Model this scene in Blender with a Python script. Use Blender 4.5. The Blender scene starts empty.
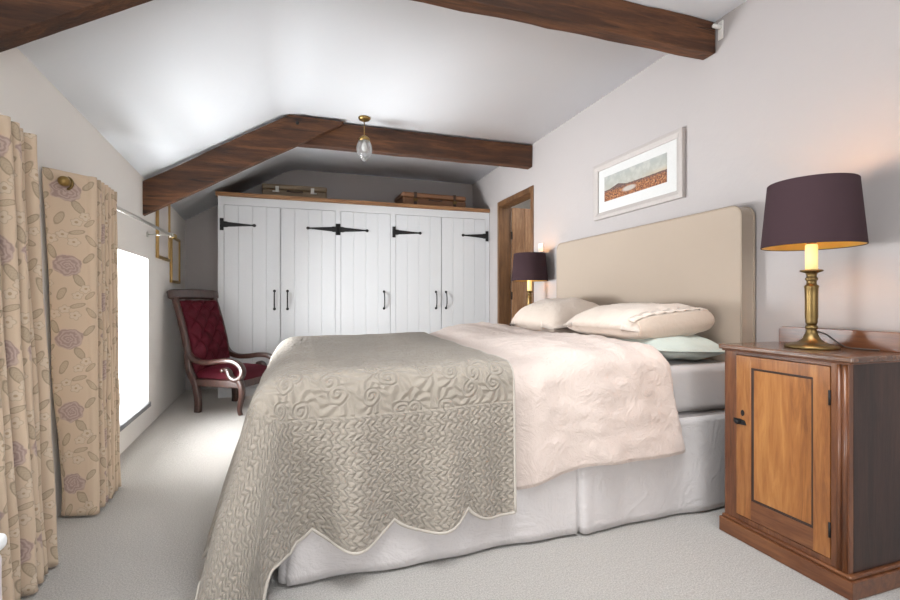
import bpy, bmesh, math, random
import numpy as np
from mathutils import Vector, Matrix, noise
random.seed(7)
PI = math.pi
S = bpy.context.scene
COL = S.collection

# ------------------------------------------------------------------ node helpers
class NT:
    def __init__(self, name):
        self.m = bpy.data.materials.new(name); self.m.use_nodes = True
        self.t = self.m.node_tree
        self.b = self.t.nodes['Principled BSDF']
    def n(self, kind, **kw):
        nd = self.t.nodes.new(kind)
        for k, v in kw.items():
            if hasattr(nd, k): setattr(nd, k, v)
        return nd
    def link(self, a, b): self.t.links.new(a, b)
    def put(self, sock, v):
        if isinstance(v, bpy.types.NodeSocket): self.link(v, sock)
        elif v is not None: sock.default_value = v
    def math(self, op, a, b=None, c=None, clamp=False):
        nd = self.n('ShaderNodeMath', operation=op); nd.use_clamp = clamp
        self.put(nd.inputs[0], a)
        if b is not None: self.put(nd.inputs[1], b)
        if c is not None: self.put(nd.inputs[2], c)
        return nd.outputs[0]
    def vm(self, op, a, b=None):
        nd = self.n('ShaderNodeVectorMath', operation=op)
        self.put(nd.inputs[0], a)
        if b is not None: self.put(nd.inputs[1], b)
        return nd.outputs['Value'] if op in ('LENGTH', 'DISTANCE') else nd.outputs[0]
    def mix(self, f, a, b, blend='MIX'):
        nd = self.n('ShaderNodeMix', data_type='RGBA', blend_type=blend)
        self.put(nd.inputs[0], f)
        for s, v in ((nd.inputs[6], a), (nd.inputs[7], b)):
            self.put(s, rgba(v) if isinstance(v, tuple) else v)
        return nd.outputs[2]
    def ramp(self, f, stops):
        nd = self.n('ShaderNodeValToRGB')
        e = nd.color_ramp.elements
        while len(e) < len(stops): e.new(0.5)
        for el, (p, c) in zip(e, stops):
            el.position = p; el.color = rgba(c)
        self.put(nd.inputs[0], f)
        return nd.outputs[0]
    def step(self, x, lo, hi, a=0.0, b=1.0):
        nd = self.n('ShaderNodeMapRange', interpolation_type='SMOOTHSTEP')
        self.put(nd.inputs[0], x)
        for i, v in zip((1, 2, 3, 4), (lo, hi, a, b)): nd.inputs[i].default_value = v
        return nd.outputs[0]
    def coord(self, which='Object', scale=(1, 1, 1), rot=(0, 0, 0)):
        tc = self.n('ShaderNodeTexCoord'); mp = self.n('ShaderNodeMapping')
        mp.inputs['Scale'].default_value = scale; mp.inputs['Rotation'].default_value = rot
        self.link(tc.outputs[which], mp.inputs[0])
        return mp.outputs[0]
    def noise(self, vec, scale, detail=3, rough=.55, dist=0.0, color=False):
        nd = self.n('ShaderNodeTexNoise')
        self.put(nd.inputs['Vector'], vec); nd.inputs['Scale'].default_value = scale
        nd.inputs['Detail'].default_value = detail; nd.inputs['Roughness'].default_value = rough
        nd.inputs['Distortion'].default_value = dist
        return nd.outputs[1 if color else 0]
    def bump(self, h, strength=.3, dist=.01, prev=None):
        nd = self.n('ShaderNodeBump')
        nd.inputs['Strength'].default_value = strength; nd.inputs['Distance'].default_value = dist
        self.put(nd.inputs['Height'], h)
        if prev is not None: self.link(prev, nd.inputs['Normal'])
        return nd.outputs[0]
    def done(self, color=None, rough=.5, metal=0.0, normal=None, **kw):
        b = self.b
        if color is not None: self.put(b.inputs['Base Color'], rgba(color) if isinstance(color, tuple) else color)
        self.put(b.inputs['Roughness'], rough); b.inputs['Metallic'].default_value = metal
        if normal is not None: self.link(normal, b.inputs['Normal'])
        for k, v in kw.items():
            self.put(b.inputs[k.replace('_', ' ')], v)
        return self.m
def rgba(c): return (c[0], c[1], c[2], 1.0) if len(c) == 3 else c
def srgb(r, g, b):
    f = lambda v: (v / 255 / 12.92) if v / 255 <= .04045 else ((v / 255 + .055) / 1.055) ** 2.4
    return (f(r), f(g), f(b))

# ------------------------------------------------------------------ materials
def m_paint(name, c, bump=.12, scale=14):
    n = NT(name); v = n.coord()
    a = n.noise(v, scale, 4); f = n.noise(v, 180, 2)
    h = n.math('ADD', a, n.math('MULTIPLY', f, .12))
    col = n.mix(n.noise(v, 2.2, 2), tuple(x * .975 for x in c), c)
    return n.done(col, .78, normal=n.bump(h, bump, .02))
def m_plain(name, c, rough=.5, metal=0, bump=0, scale=120, **kw):
    n = NT(name); v = n.coord()
    f = n.noise(v, scale, 3)
    col = n.mix(f, tuple(x * .92 for x in c), tuple(min(1, x * 1.06) for x in c))
    return n.done(col, rough, metal, n.bump(f, bump, .004) if bump else None, **kw)
def m_wood(name, dark, mid, light, axis='Z', scale=1.0, rough=.45, bump=.12, cracks=0.0, dist=.6, coat=0.0):
    n = NT(name)
    st = {'X': (.10, 1, 1), 'Y': (1, .10, 1), 'Z': (1, 1, .10)}[axis]
    v = n.coord('Object', tuple(s * scale for s in st))
    g = n.noise(v, 26, 6, .62, dist)
    big = n.noise(v, 6.5, 3, .5, 1.2)
    fine = n.noise(v, 150, 3, .6, .2)
    f = n.math('ADD', n.math('MULTIPLY', g, .5), n.math('MULTIPLY', big, .42))
    f = n.math('ADD', f, n.math('MULTIPLY', fine, .16))
    col = n.ramp(f, [(.36, dark), (.53, mid), (.72, light)])
    h = n.math('ADD', g, n.math('MULTIPLY', fine, .35))
    if cracks:
        cr = n.step(n.math('ABSOLUTE', n.math('SUBTRACT', n.noise(v, 9, 3, .5, .4), .5)), .0, .018)
        gate = n.step(n.noise(n.coord('Object'), 3.0, 1), .5, .6)
        cr = n.math('SUBTRACT', 1.0, n.math('MULTIPLY', n.math('SUBTRACT', 1.0, cr), n.math('MULTIPLY', gate, cracks)))
        col = n.mix(cr, tuple(x * .35 for x in dark), col)
        h = n.math('ADD', h, n.math('MULTIPLY', cr, 1.2))
    return n.done(col, rough, 0, n.bump(h, bump, .012), Coat_Weight=coat, Coat_Roughness=.25)
def m_cloth(name, c, var=.06, weave=900, crinkle=.25, crinkle_scale=16, rough=.9, sheen=.15):
    n = NT(name); v = n.coord()
    w = n.noise(v, weave, 2); big = n.noise(v, 3.5, 3)
    cr = n.noise(v, crinkle_scale, 5, .6, 1.6)
    ridg = n.math('ABSOLUTE', n.math('SUBTRACT', n.noise(v, crinkle_scale * .6, 4, .6, 2.2), .5))
    h = n.math('ADD', n.math('MULTIPLY', cr, .6), n.math('MULTIPLY', ridg, 1.6))
    h = n.math('ADD', h, n.math('MULTIPLY', w, .06))
    col = n.mix(big, tuple(x * (1 - var) for x in c), tuple(min(1, x * (1 + var)) for x in c))
    col = n.mix(n.math('MULTIPLY', w, .25), col, tuple(x * .86 for x in c))
    return n.done(col, rough, 0, n.bump(h, crinkle, .02), Sheen_Weight=sheen, Sheen_Roughness=.5)
def m_emit(name, c, strength):
    n = NT(name)
    return n.done(c, .5, Emission_Color=rgba(c), Emission_Strength=strength)

M = {}
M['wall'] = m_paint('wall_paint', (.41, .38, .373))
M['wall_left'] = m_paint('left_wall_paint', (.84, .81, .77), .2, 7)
M['ceiling'] = m_paint('ceiling_paint', (.84, .875, .92), .15, 5)
M['hall'] = m_paint('hall_paint', (.70, .69, .68))
M['white'] = m_paint('white_gloss_paint', (.64, .65, .665), .06, 40)
M['sill'] = m_paint('sill_paint', (.50, .52, .55))
M['slate'] = m_plain('sill_edge_grey', (.20, .21, .22), .5)
M['iron'] = m_plain('black_iron', (.012, .012, .013), .5, .3, .15)
M['brass'] = m_plain('aged_brass', (.33, .22, .08), .3, 1.0, .03)
M['brass_dark'] = m_plain('antique_brass', (.20, .135, .055), .38, 1.0, .03)
M['chrome'] = m_plain('brushed_nickel', (.62, .60, .55), .3, 1.0)
M['beam'] = m_wood('old_oak_beam', (.016, .006, .0025), (.070, .025, .009), (.19, .075, .026), 'X', 1.0, .7, .35, .9)
M['beam_left'] = M['beam']
M['shelf'] = m_wood('oak_shelf', (.13, .06, .025), (.26, .125, .052), (.40, .22, .10), 'X', 1.4, .5)
M['door_oak'] = m_wood('oak_door', (.11, .05, .023), (.26, .135, .067), (.42, .25, .135), 'Z', 1.3, .5, .1, 0, 1.8)
M['frame_oak'] = m_wood('oak_frame', (.045, .019, .007), (.12, .056, .022), (.22, .11, .046), 'Z', 1.3, .5)
M['walnut'] = m_wood('red_walnut', (.05, .016, .007), (.135, .046, .017), (.24, .098, .036), 'Z', 1.6, .34, .05, 0, .9, .3)
M['walnut_y'] = m_wood('red_walnut_across', (.05, .016, .007), (.13, .044, .016), (.23, .092, .034), 'Y', 1.6, .34, .05, 0, .9, .3)
M['walnut_dark_shade'] = m_wood('dark_walnut_shaded', (.010, .0045, .004), (.026, .011, .008), (.050, .022, .015), 'Z', 1.6, .42, .05, 0, .9, .12)  # cabinet side's shade mixed into the wood colour; also the dark far table
M['honey'] = m_wood('honey_walnut', (.12, .040, .010), (.27, .10, .026), (.43, .195, .057), 'Z', 1.4, .34, .05, 0, 1.0, .3)
M['honey_panel'] = m_wood('honey_walnut_panel', (.15, .050, .011), (.33, .125, .030), (.50, .235, .066), 'Z', .85, .32, .04, 0, 1.8, .3)
M['top_wood'] = m_wood('polished_walnut_top', (.045, .018, .010), (.095, .042, .022), (.17, .08, .042), 'Y', 1.6, .22, .04, 0, .9, .5)
M['mahogany'] = m_wood('mahogany_chair', (.016, .006, .004), (.040, .015, .010), (.075, .030, .019), 'Z', 2.0, .28, .03, 0, .6, .5)
M['shade'] = m_plain('plum_lampshade', (.046, .027, .031), .9, 0, .2, 500, Specular_IOR_Level=.08)
M['gold'] = m_plain('gold_lining', (.82, .48, .10), .38, .35, .05, 60)
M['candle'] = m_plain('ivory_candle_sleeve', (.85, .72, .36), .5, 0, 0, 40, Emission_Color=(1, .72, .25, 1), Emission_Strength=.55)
M['bulb'] = m_emit('warm_bulb', (1, .75, .42), 9)
M['flex'] = m_plain('dark_flex', (.03, .02, .015), .5)
M['plate'] = m_plain('white_switch', (.8, .79, .76), .4)
M['headboard'] = m_cloth('beige_linen_headboard', (.385, .315, .252), .03, 700, .05, 6)
M['head_side'] = m_cloth('beige_linen_boxing', (.40, .325, .255), .03, 700, .06, 6)
M['pipe'] = m_cloth('linen_piping', (.34, .275, .215), .03, 700, .05)
M['valance'] = m_cloth('grey_linen_valance', (.55, .515, .50), .10, 600, .35, 9)
M['mattress'] = m_cloth('mattress_sheet', (.47, .44, .43), .03, 900, .10, 6)
M['duvet'] = m_cloth('blush_linen_duvet', (.61, .51, .455), .04, 800, .40, 15)
M['pillow'] = m_cloth('blush_linen_pillow', (.68, .58, .50), .04, 800, .42, 10)
M['pillow_end_shade'] = m_cloth('pillow_flap_shaded', (.54, .44, .36), .04, 800, .2, 12)  # darker than the case: shade on the pillow's end put into the colour
M['sage'] = m_cloth('sage_pillow', (.50, .55, .50), .05, 800, .25, 12)
M['binding'] = m_cloth('quilt_binding', (.46, .415, .36), .03, 800, .1)
M['mat'] = m_plain('mount_board', (.56, .56, .55), .7)
M['pframe'] = m_plain('pale_frame', (.42, .385, .365), .5, 0, .15, 60)
M['pframe_edge'] = m_plain('pale_frame_edge', (.30, .27, .25), .5)
M['gilt'] = m_plain('gilt_frame', (.42, .27, .10), .35, .7, .1, 60)
M['artpaper'] = m_plain('pale_print', (.68, .63, .60), .6)
M['leather_grey'] = m_plain('olive_leather_case', (.20, .145, .09), .55, 0, .25, 40)
M['leather_brown'] = m_plain('brown_leather_case', (.21, .10, .05), .5, 0, .25, 40)
M['leather_dark'] = m_plain('dark_leather_strap', (.045, .022, .013), .5, 0, .2, 60)
M['stool_white'] = m_plain('white_stool_top', (.82, .83, .84), .5)
M['stool_side'] = m_cloth('pale_pink_stool', (.60, .53, .52), .12, 400, .1)
M['lawn'] = m_plain('outside_ground', (.52, .54, .46), .9)

n = NT('wool_carpet'); v = n.coord()
fl = n.noise(v, 190, 4, .75); lo = n.noise(v, 1.6, 3); md = n.noise(v, 55, 3, .6)
c = n.mix(n.step(fl, .32, .68), (.50, .465, .425), (.88, .84, .785))
c = n.mix(n.math('MULTIPLY', lo, .35), c, (.66, .62, .57))
M['carpet'] = n.done(c, .95, 0, n.bump(n.math('ADD', fl, n.math('MULTIPLY', md, .7)), 1.0, .016), Sheen_Weight=.1)

n = NT('crimson_velvet'); v = n.coord()
lw = n.n('ShaderNodeLayerWeight'); lw.inputs[0].default_value = .35
c = n.mix(n.noise(v, 9, 3), (.040, .0008, .004), (.075, .0014, .009))
M['velvet'] = n.done(c, .75, 0, n.bump(n.noise(v, 300, 2), .1, .003), Sheen_Weight=.12, Sheen_Roughness=.35, Sheen_Tint=(.8, .08, .16, 1), Specular_IOR_Level=.2)

def m_glass(name, c=(1, 1, 1), rough=.0, blend=.12):
    m = bpy.data.materials.new(name); m.use_nodes = True
    t = m.node_tree; t.nodes.clear()
    o = t.nodes.new('ShaderNodeOutputMaterial'); mx = t.nodes.new('ShaderNodeMixShader')
    tr = t.nodes.new('ShaderNodeBsdfTransparent'); gl = t.nodes.new('ShaderNodeBsdfGlossy'); fr = t.nodes.new('ShaderNodeFresnel')
    tr.inputs[0].default_value = rgba(c); gl.inputs['Roughness'].default_value = rough; fr.inputs[0].default_value = 1.45
    t.links.new(fr.outputs[0], mx.inputs[0]); t.links.new(tr.outputs[0], mx.inputs[1]); t.links.new(gl.outputs[0], mx.inputs[2])
    t.links.new(mx.outputs[0], o.inputs[0])
    return m
M['pane'] = m_glass('window_glass')
n = NT('clear_lamp_glass')
M['glass'] = m_glass('cut_lamp_glass', (.98, .98, .98), .05)
t = M['glass'].node_tree; t.nodes['Fresnel'].inputs[0].default_value = 1.4
mx2 = t.nodes.new('ShaderNodeMixShader'); df = t.nodes.new('ShaderNodeBsdfTranslucent'); df.inputs[0].default_value = (.95, .96, .97, 1)
mx2.inputs[0].default_value = .22
t.links.new(t.nodes['Mix Shader'].outputs[0], mx2.inputs[1]); t.links.new(df.outputs[0], mx2.inputs[2])
t.links.new(mx2.outputs[0], t.nodes['Material Output'].inputs[0])

# curtain: half-drop repeat of roses, blossom sprays and leaves
def m_floral():
    n = NT('floral_curtain_linen')
    uvn = n.n('ShaderNodeUVMap'); sep = n.n('ShaderNodeSeparateXYZ'); n.link(uvn.outputs[0], sep.inputs[0])
    W, H = .20, .33
    wob = n.noise(uvn.outputs[0], 30, 2)
    a = n.math('DIVIDE', sep.outputs[0], W); ia = n.math('FLOOR', a)
    lu = n.math('MULTIPLY', n.math('SUBTRACT', n.math('FRACT', a), .5), W)
    odd = n.math('MULTIPLY', n.math('PINGPONG', ia, 1.0), .5)
    b = n.math('ADD', n.math('DIVIDE', sep.outputs[1], H), odd)
    lv = n.math('MULTIPLY', n.math('SUBTRACT', n.math('FRACT', b), .5), H)
    cb = n.n('ShaderNodeCombineXYZ'); n.link(lu, cb.inputs[0]); n.link(lv, cb.inputs[1])
    P = cb.outputs[0]
    weave = n.noise(uvn.outputs[0], 700, 2)
    col = n.mix(weave, (.55, .42, .30), (.65, .51, .375))
    def ell(cx, cy, rx, ry, ang):
        d = n.vm('SUBTRACT', P, (cx, cy, 0))
        vr = n.n('ShaderNodeVectorRotate', rotation_type='Z_AXIS'); n.link(d, vr.inputs['Vector']); vr.inputs['Angle'].default_value = -ang
        q = n.vm('MULTIPLY', vr.outputs[0], (1 / rx, 1 / ry, 0))
        return q, n.math('ADD', n.vm('LENGTH', q), n.math('MULTIPLY', n.math('SUBTRACT', wob, .5), .5))
    def leaf(cx, cy, L, w, ang, c, k=.5):
        nonlocal col
        q, d = ell(cx, cy, L, w, ang)
        m = n.step(d, .85, 1.1, k, 0)
        rim = n.step(n.math('ABSOLUTE', n.math('SUBTRACT', d, .92)), .0, .22, .5, 0)
        sx = n.n('ShaderNodeSeparateXYZ'); n.link(q, sx.inputs[0])
        vein = n.math('MULTIPLY', n.step(n.math('ABSOLUTE', n.math('SINE', n.math('ADD', n.math('MULTIPLY', sx.outputs[0], 9.0), n.math('MULTIPLY', n.math('ABSOLUTE', sx.outputs[1]), -4.0)))), 0, .5, .45, 0), m)
        col = n.mix(m, col, c); col = n.mix(n.math('MAXIMUM', rim, vein), col, tuple(x * .45 for x in c))
    def bloom(cx, cy, r, ph):
        nonlocal col
        q, d = ell(cx, cy, r, r, ph)
        sx = n.n('ShaderNodeSeparateXYZ'); n.link(q, sx.inputs[0])
        th = n.math('ARCTAN2', sx.outputs[1], sx.outputs[0])
        lob = n.math('ADD', .72, n.math('MULTIPLY', n.math('ABSOLUTE', n.math('SINE', n.math('MULTIPLY', th, 2.5))), .34))
        dd = n.math('DIVIDE', d, lob)
        m = n.step(dd, .9, 1.05, .85, 0)
        rim = n.step(n.math('ABSOLUTE', n.math('SUBTRACT', dd, .97)), .0, .16, .55, 0)
        col = n.mix(m, col, (.61, .50, .38)); col = n.mix(rim, col, (.37, .28, .20))
        col = n.mix(n.step(d, .15, .32, .8, 0), col, (.36, .25, .15))
    lc, ld = (.34, .27, .18), (.40, .31, .205)
    for args in ((-.046, .060, .031, .013, 1.9, lc), (.066, .034, .028, .012, .9, lc), (.034, -.068, .031, .014, -1.1, lc), (-.066, -.040, .026, .011, 3.9, lc),
                 (-.07, .135, .026, .011, 1.0, ld), (.075, .115, .030, .011, 2.2, ld), (.03, .150, .026, .010, .3, ld), (-.02, -.125, .030, .012, -1.9, ld), (-.075, -.12, .022, .010, -.4, ld), (.07, -.135, .024, .010, .8, ld)):
        leaf(*args)
    for args in ((-.045, .115, .021, .2), (-.012, .135, .018, 1.0), (.02, .105, .020, .6), (.055, -.105, .020, .3), (.028, -.135, .018, .9), (-.06, -.08, .015, .5)):
        bloom(*args)
    q, d = ell(0, 0, .047, .050, 0)
    sx = n.n('ShaderNodeSeparateXYZ'); n.link(q, sx.inputs[0])
    th = n.math('ARCTAN2', sx.outputs[1], sx.outputs[0])
    lob = n.math('ADD', .93, n.math('MULTIPLY', n.math('SINE', n.math('MULTIPLY', th, 7.0)), .05))
    dd = n.math('DIVIDE', d, lob)
    swirl = n.math('SINE', n.math('ADD', n.math('ADD', n.math('MULTIPLY', dd, 21.0), n.math('MULTIPLY', wob, 6.0)), n.math('ADD', th, n.math('MULTIPLY', n.math('SINE', n.math('MULTIPLY', th, 4.0)), 1.3))))
    rc = n.mix(n.step(swirl, -.9, .9), (.30, .205, .20), (.46, .345, .305))
    col = n.mix(n.step(dd, .93, 1.06, .8, 0), col, rc)
    return n.done(col, .85, 0, n.bump(weave, .15, .003), Sheen_Weight=.1)
M['floral'] = m_floral()

# quilt stitching: zigzag puffs in the drop, scrolled band at the shoulder, meander on top
def m_quilt():
    n = NT('matelasse_quilt_cotton')
    uvn = n.n('ShaderNodeUVMap'); uv = uvn.outputs[0]
    sep = n.n('ShaderNodeSeparateXYZ'); n.link(uv, sep.inputs[0]); U, V = sep.outputs[0], sep.outputs[1]
    at = n.n('ShaderNodeAttribute', attribute_name='edge'); e = at.outputs['Fac']
    # zigzag
    a = n.math('DIVIDE', n.math('ADD', U, n.math('MULTIPLY', n.noise(uv, 14, 3), .034)), .026)
    zz = n.math('PINGPONG', n.math('DIVIDE', n.math('ADD', V, n.math('MULTIPLY', n.noise(uv, 15, 3), .038)), .021), 1.0)
    rows = n.math('ABSOLUTE', n.math('SINE', n.math('MULTIPLY', n.math('ADD', a, n.math('MULTIPLY', zz, .62)), PI)))
    cut = n.math('ABSOLUTE', n.math('SINE', n.math('MULTIPLY', n.math('ADD', n.math('DIVIDE', V, .021), n.math('MULTIPLY', n.math('FLOOR', a), .5)), PI)))
    h1 = n.math('MULTIPLY', n.math('POWER', rows, .55), n.math('ADD', .45, n.math('MULTIPLY', n.math('POWER', cut, .5), .55)))
    # scrolls
    wv = n.vm('ADD', uv, n.vm('MULTIPLY', n.noise(uv, 9, 2, .5, 0, True), (.05, .05, 0)))
    vo = n.n('ShaderNodeTexVoronoi', voronoi_dimensions='2D'); n.link(wv, vo.inputs['Vector']); vo.inputs['Scale'].default_value = 9.5; vo.inputs['Randomness'].default_value = .75
    dv = n.vm('SUBTRACT', wv, vo.outputs['Position'])
    r = n.vm('LENGTH', dv); sd = n.n('ShaderNodeSeparateXYZ'); n.link(dv, sd.inputs[0])
    th = n.math('ARCTAN2', sd.outputs[1], sd.outputs[0])
    sp = n.math('SINE', n.math('ADD', n.math('MULTIPLY', r, 330.0), th))
    petal = n.math('SINE', n.math('ADD', n.math('MULTIPLY', th, 9.0), n.math('MULTIPLY', r, 120.0)))
    inner = n.step(r, .034, .040)
    nm = n.n('ShaderNodeMix'); n.link(inner, nm.inputs[0]); n.link(sp, nm.inputs[2]); n.link(petal, nm.inputs[3])
    h2 = n.math('ADD', n.math('MULTIPLY', nm.outputs[0], .36), .45)
    # meander
    mn = n.noise(uv, 22, 2, .5, 1.2)
    h3 = n.math('ABSOLUTE', n.math('SINE', n.math('MULTIPLY', mn, 16.0)))
    h3 = n.math('MULTIPLY', n.math('POWER', h3, .7), .9)
    k1 = n.step(e, .185, .20); k0 = n.step(e, -.10, -.075)
    def mixf(f, x, y):
        q = n.n('ShaderNodeMix'); n.link(f, q.inputs[0]); n.link(x, q.inputs[2]); n.link(y, q.inputs[3]); return q.outputs[0]
    h = mixf(k0, h3, h2); h = mixf(k1, h, h1)
    seam = n.step(n.math('ABSOLUTE', n.math('SUBTRACT', e, .192)), .001, .007, .45, 1)
    h = n.math('MULTIPLY', h, seam)
    fine = n.noise(uv, 260, 3)
    hh = n.math('ADD', h, n.math('MULTIPLY', fine, .25))
    col = n.mix(n.noise(uv, 4, 3), (.27, .235, .192), (.355, .312, .258))
    return n.done(col, .88, 0, n.bump(hh, .9, .0105), Sheen_Weight=.15)
M['quilt'] = m_quilt()

# ------------------------------------------------------------------ object helpers
def off(o):
    v = Vector((0, 0, 0))
    while o is not None:
        v = v + o.location; o = o.parent
    return v
def root_rot(o):
    while o.parent: o = o.parent
    return any(abs(a) > 1e-6 for a in o.rotation_euler)
def link(name, verts, faces, mat, parent=None, smooth=False, uv=None, attr=None, local=False):
    me = bpy.data.meshes.new(name)
    d = off(parent) if (parent is not None and not local) else Vector((0, 0, 0))
    me.from_pydata([(v[0] - d.x, v[1] - d.y, v[2] - d.z) for v in verts], [], faces)
    if uv is not None:
        l = me.uv_layers.new(name='UVMap')
        for lp in me.loops: l.data[lp.index].uv = uv[lp.vertex_index]
    if attr is not None:
        k = me.attributes.new(attr[0], 'FLOAT', 'POINT')
        k.data.foreach_set('value', attr[1])
    bm = bmesh.new(); bm.from_mesh(me); bmesh.ops.recalc_face_normals(bm, faces=bm.faces); bm.to_mesh(me); bm.free()
    if smooth:
        for p in me.polygons: p.use_smooth = True
    me.materials.append(M[mat] if isinstance(mat, str) else mat)
    o = bpy.data.objects.new(name, me); COL.objects.link(o)
    if parent is not None: o.parent = parent
    return o
def bevel(o, w=.004, seg=2, ang=40):
    b = o.modifiers.new('bevel', 'BEVEL'); b.width = w; b.segments = seg; b.limit_method = 'ANGLE'; b.angle_limit = math.radians(ang)
    b.harden_normals = False
    return o
def solid(o, t, offset=-1):
    s = o.modifiers.new('solid', 'SOLIDIFY'); s.thickness = t; s.offset = offset; return o
def box(name, lo, hi, mat, parent=None, bev=.004, local=False, seg=2):
    x0, y0, z0 = lo; x1, y1, z1 = hi
    v = [(x0, y0, z0), (x1, y0, z0), (x1, y1, z0), (x0, y1, z0), (x0, y0, z1), (x1, y0, z1), (x1, y1, z1), (x0, y1, z1)]
    f = [(0, 3, 2, 1), (4, 5, 6, 7), (0, 1, 5, 4), (1, 2, 6, 5), (2, 3, 7, 6), (3, 0, 4, 7)]
    o = link(name, v, f, mat, parent, local=local)
    if bev: bevel(o, bev, seg)
    return o
def prism(name, poly, axis, a, b, mat, parent=None, bev=0, smooth=False, local=False, seg=2):
    """polygon extruded along axis: X -> poly is (y,z); Y -> (x,z); Z -> (x,y)"""
    def p3(p, t): return {'X': (t, p[0], p[1]), 'Y': (p[0], t, p[1]), 'Z': (p[0], p[1], t)}[axis]
    k = len(poly)
    v = [p3(p, a) for p in poly] + [p3(p, b) for p in poly]
    f = [tuple(range(k)), tuple(range(2 * k - 1, k - 1, -1))] + [(i, (i + 1) % k, k + (i + 1) % k, k + i) for i in range(k)]
    o = link(name, v, f, mat, parent, smooth, local=local)
    if bev: bevel(o, bev, seg)
    return o
def lathe(name, prof, mat, parent=None, c=(0, 0), seg=40, smooth=True, mod=None, local=False, axis='Z', c3=None):
    """prof: (r, z) list, closed at axis where r == 0"""
    v, f, rings = [], [], []
    def place(r, z, t):
        q = mod(r, z, t) if mod else r
        if axis == 'Z': return (c[0] + q * math.cos(t), c[1] + q * math.sin(t), z)
        if axis == 'Y': return (c3[0] + q * math.cos(t), c3[1] + z, c3[2] + q * math.sin(t))
        return (c3[0] + z, c3[1] + q * math.cos(t), c3[2] + q * math.sin(t))
    for r, z in prof:
        if r < 1e-6: rings.append([len(v)]); v.append(place(0, z, 0))
        else:
            rings.append(list(range(len(v), len(v) + seg)))
            v += [place(r, z, 2 * PI * i / seg) for i in range(seg)]
    for A, B in zip(rings, rings[1:]):
        for i in range(seg):
            j = (i + 1) % seg
            if len(A) == 1 and len(B) == 1: break
            if len(A) == 1: f.append((A[0], B[j], B[i]))
            elif len(B) == 1: f.append((A[i], A[j], B[0]))
            else: f.append((A[i], A[j], B[j], B[i]))
    return link(name, v, f, mat, parent, smooth, local=local)
def catmull(pts, per=6):
    P = [Vector(p) for p in pts]; out = []
    for i in range(len(P) - 1):
        p0, p1, p2, p3 = P[max(i - 1, 0)], P[i], P[i + 1], P[min(i + 2, len(P) - 1)]
        for k in range(per):
            t = k / per
            out.append(.5 * ((2 * p1) + (p2 - p0) * t + (2 * p0 - 5 * p1 + 4 * p2 - p3) * t * t + (3 * p1 - p0 - 3 * p2 + p3) * t ** 3))
    out.append(P[-1]); return out
def sweep(name, pts, section, mat, parent=None, side=None, scale=None, smooth=True, local=False, closed=False):
    """section: list of (a along side, b along normal)"""
    P = [Vector(p) for p in pts]; k = len(section); v, f = [], []
    prevN = None
    for i, p in enumerate(P):
        if closed: T = P[(i + 1) % len(P)] - P[i - 1]
        else: T = P[min(i + 1, len(P) - 1)] - P[max(i - 1, 0)]
        T.normalize()
        if side is not None: Sd = Vector(side)
        elif prevN is None:
            up = Vector((0, 0, 1)) if abs(T.z) < .9 else Vector((1, 0, 0)); Sd = T.cross(up)
        else: Sd = prevN - T * prevN.dot(T)
        Sd = (Sd - T * Sd.dot(T)).normalized(); prevN = Sd
        Nn = Sd.cross(T)
        sc = scale(i / (len(P) - 1)) if scale else 1
        for a, b in section: v.append(p + Sd * a * sc + Nn * b * sc)
    m = len(P)
    for i in range(m if closed else m - 1):
        for j in range(k):
            i2 = (i + 1) % m
            f.append((i * k + j, i * k + (j + 1) % k, i2 * k + (j + 1) % k, i2 * k + j))
    if not closed:
        f.append(tuple(range(k))); f.append(tuple(range((m - 1) * k, m * k)))
    return link(name, v, f, mat, parent, smooth, local=local)
def circ(r, k=10): return [(r * math.cos(2 * PI * i / k), r * math.sin(2 * PI * i / k)) for i in range(k)]
def tube(name, pts, r, mat, parent=None, k=10, **kw): return sweep(name, pts, circ(r, k), mat, parent, **kw)
def rrect(w, h, r, k=3):
    out = []
    for cx, cy, a0 in ((w / 2 - r, h / 2 - r, 0), (-w / 2 + r, h / 2 - r, PI / 2), (-w / 2 + r, -h / 2 + r, PI), (w / 2 - r, -h / 2 + r, 1.5 * PI)):
        for i in range(k + 1):
            a = a0 + PI / 2 * i / k; out.append((cx + r * math.cos(a), cy + r * math.sin(a)))
    return out
def tag(o, label, cat, group=None):
    o['label'] = label; o['category'] = cat
    if group: o['group'] = group
    return o
def thing(name, loc, label, cat, group=None, rot=(0, 0, 0)):
    o = bpy.data.objects.new(name, None); COL.objects.link(o)
    o.location = loc; o.rotation_euler = rot; o.empty_display_size = .05
    return tag(o, label, cat, group)
def struct(o): o['kind'] = 'structure'; return o
def copy_tree(o, parent=None):
    c = o.copy(); COL.objects.link(c)
    if parent is not None: c.parent = parent
    for ch in list(o.children): copy_tree(ch, c)
    return c
def sstep(a, b, x):
    t = np.clip((x - a) / (b - a), 0, 1); return t * t * (3 - 2 * t)
def grid_faces(nu, nv): return [(i * nv + j, i * nv + j + 1, (i + 1) * nv + j + 1, (i + 1) * nv + j) for i in range(nu - 1) for j in range(nv - 1)]

# ------------------------------------------------------------------ setting
YF, YB = -2.0, 5.78                      # wall behind the viewer, far wall
XR = 2.2
def xl(y): return -.943 - .0467 * y      # the left wall runs slightly askew
struct(box('floor', (-1.9, YF - .3, -.12), (4.2, YB + .3, 0), 'carpet', bev=0))
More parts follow.
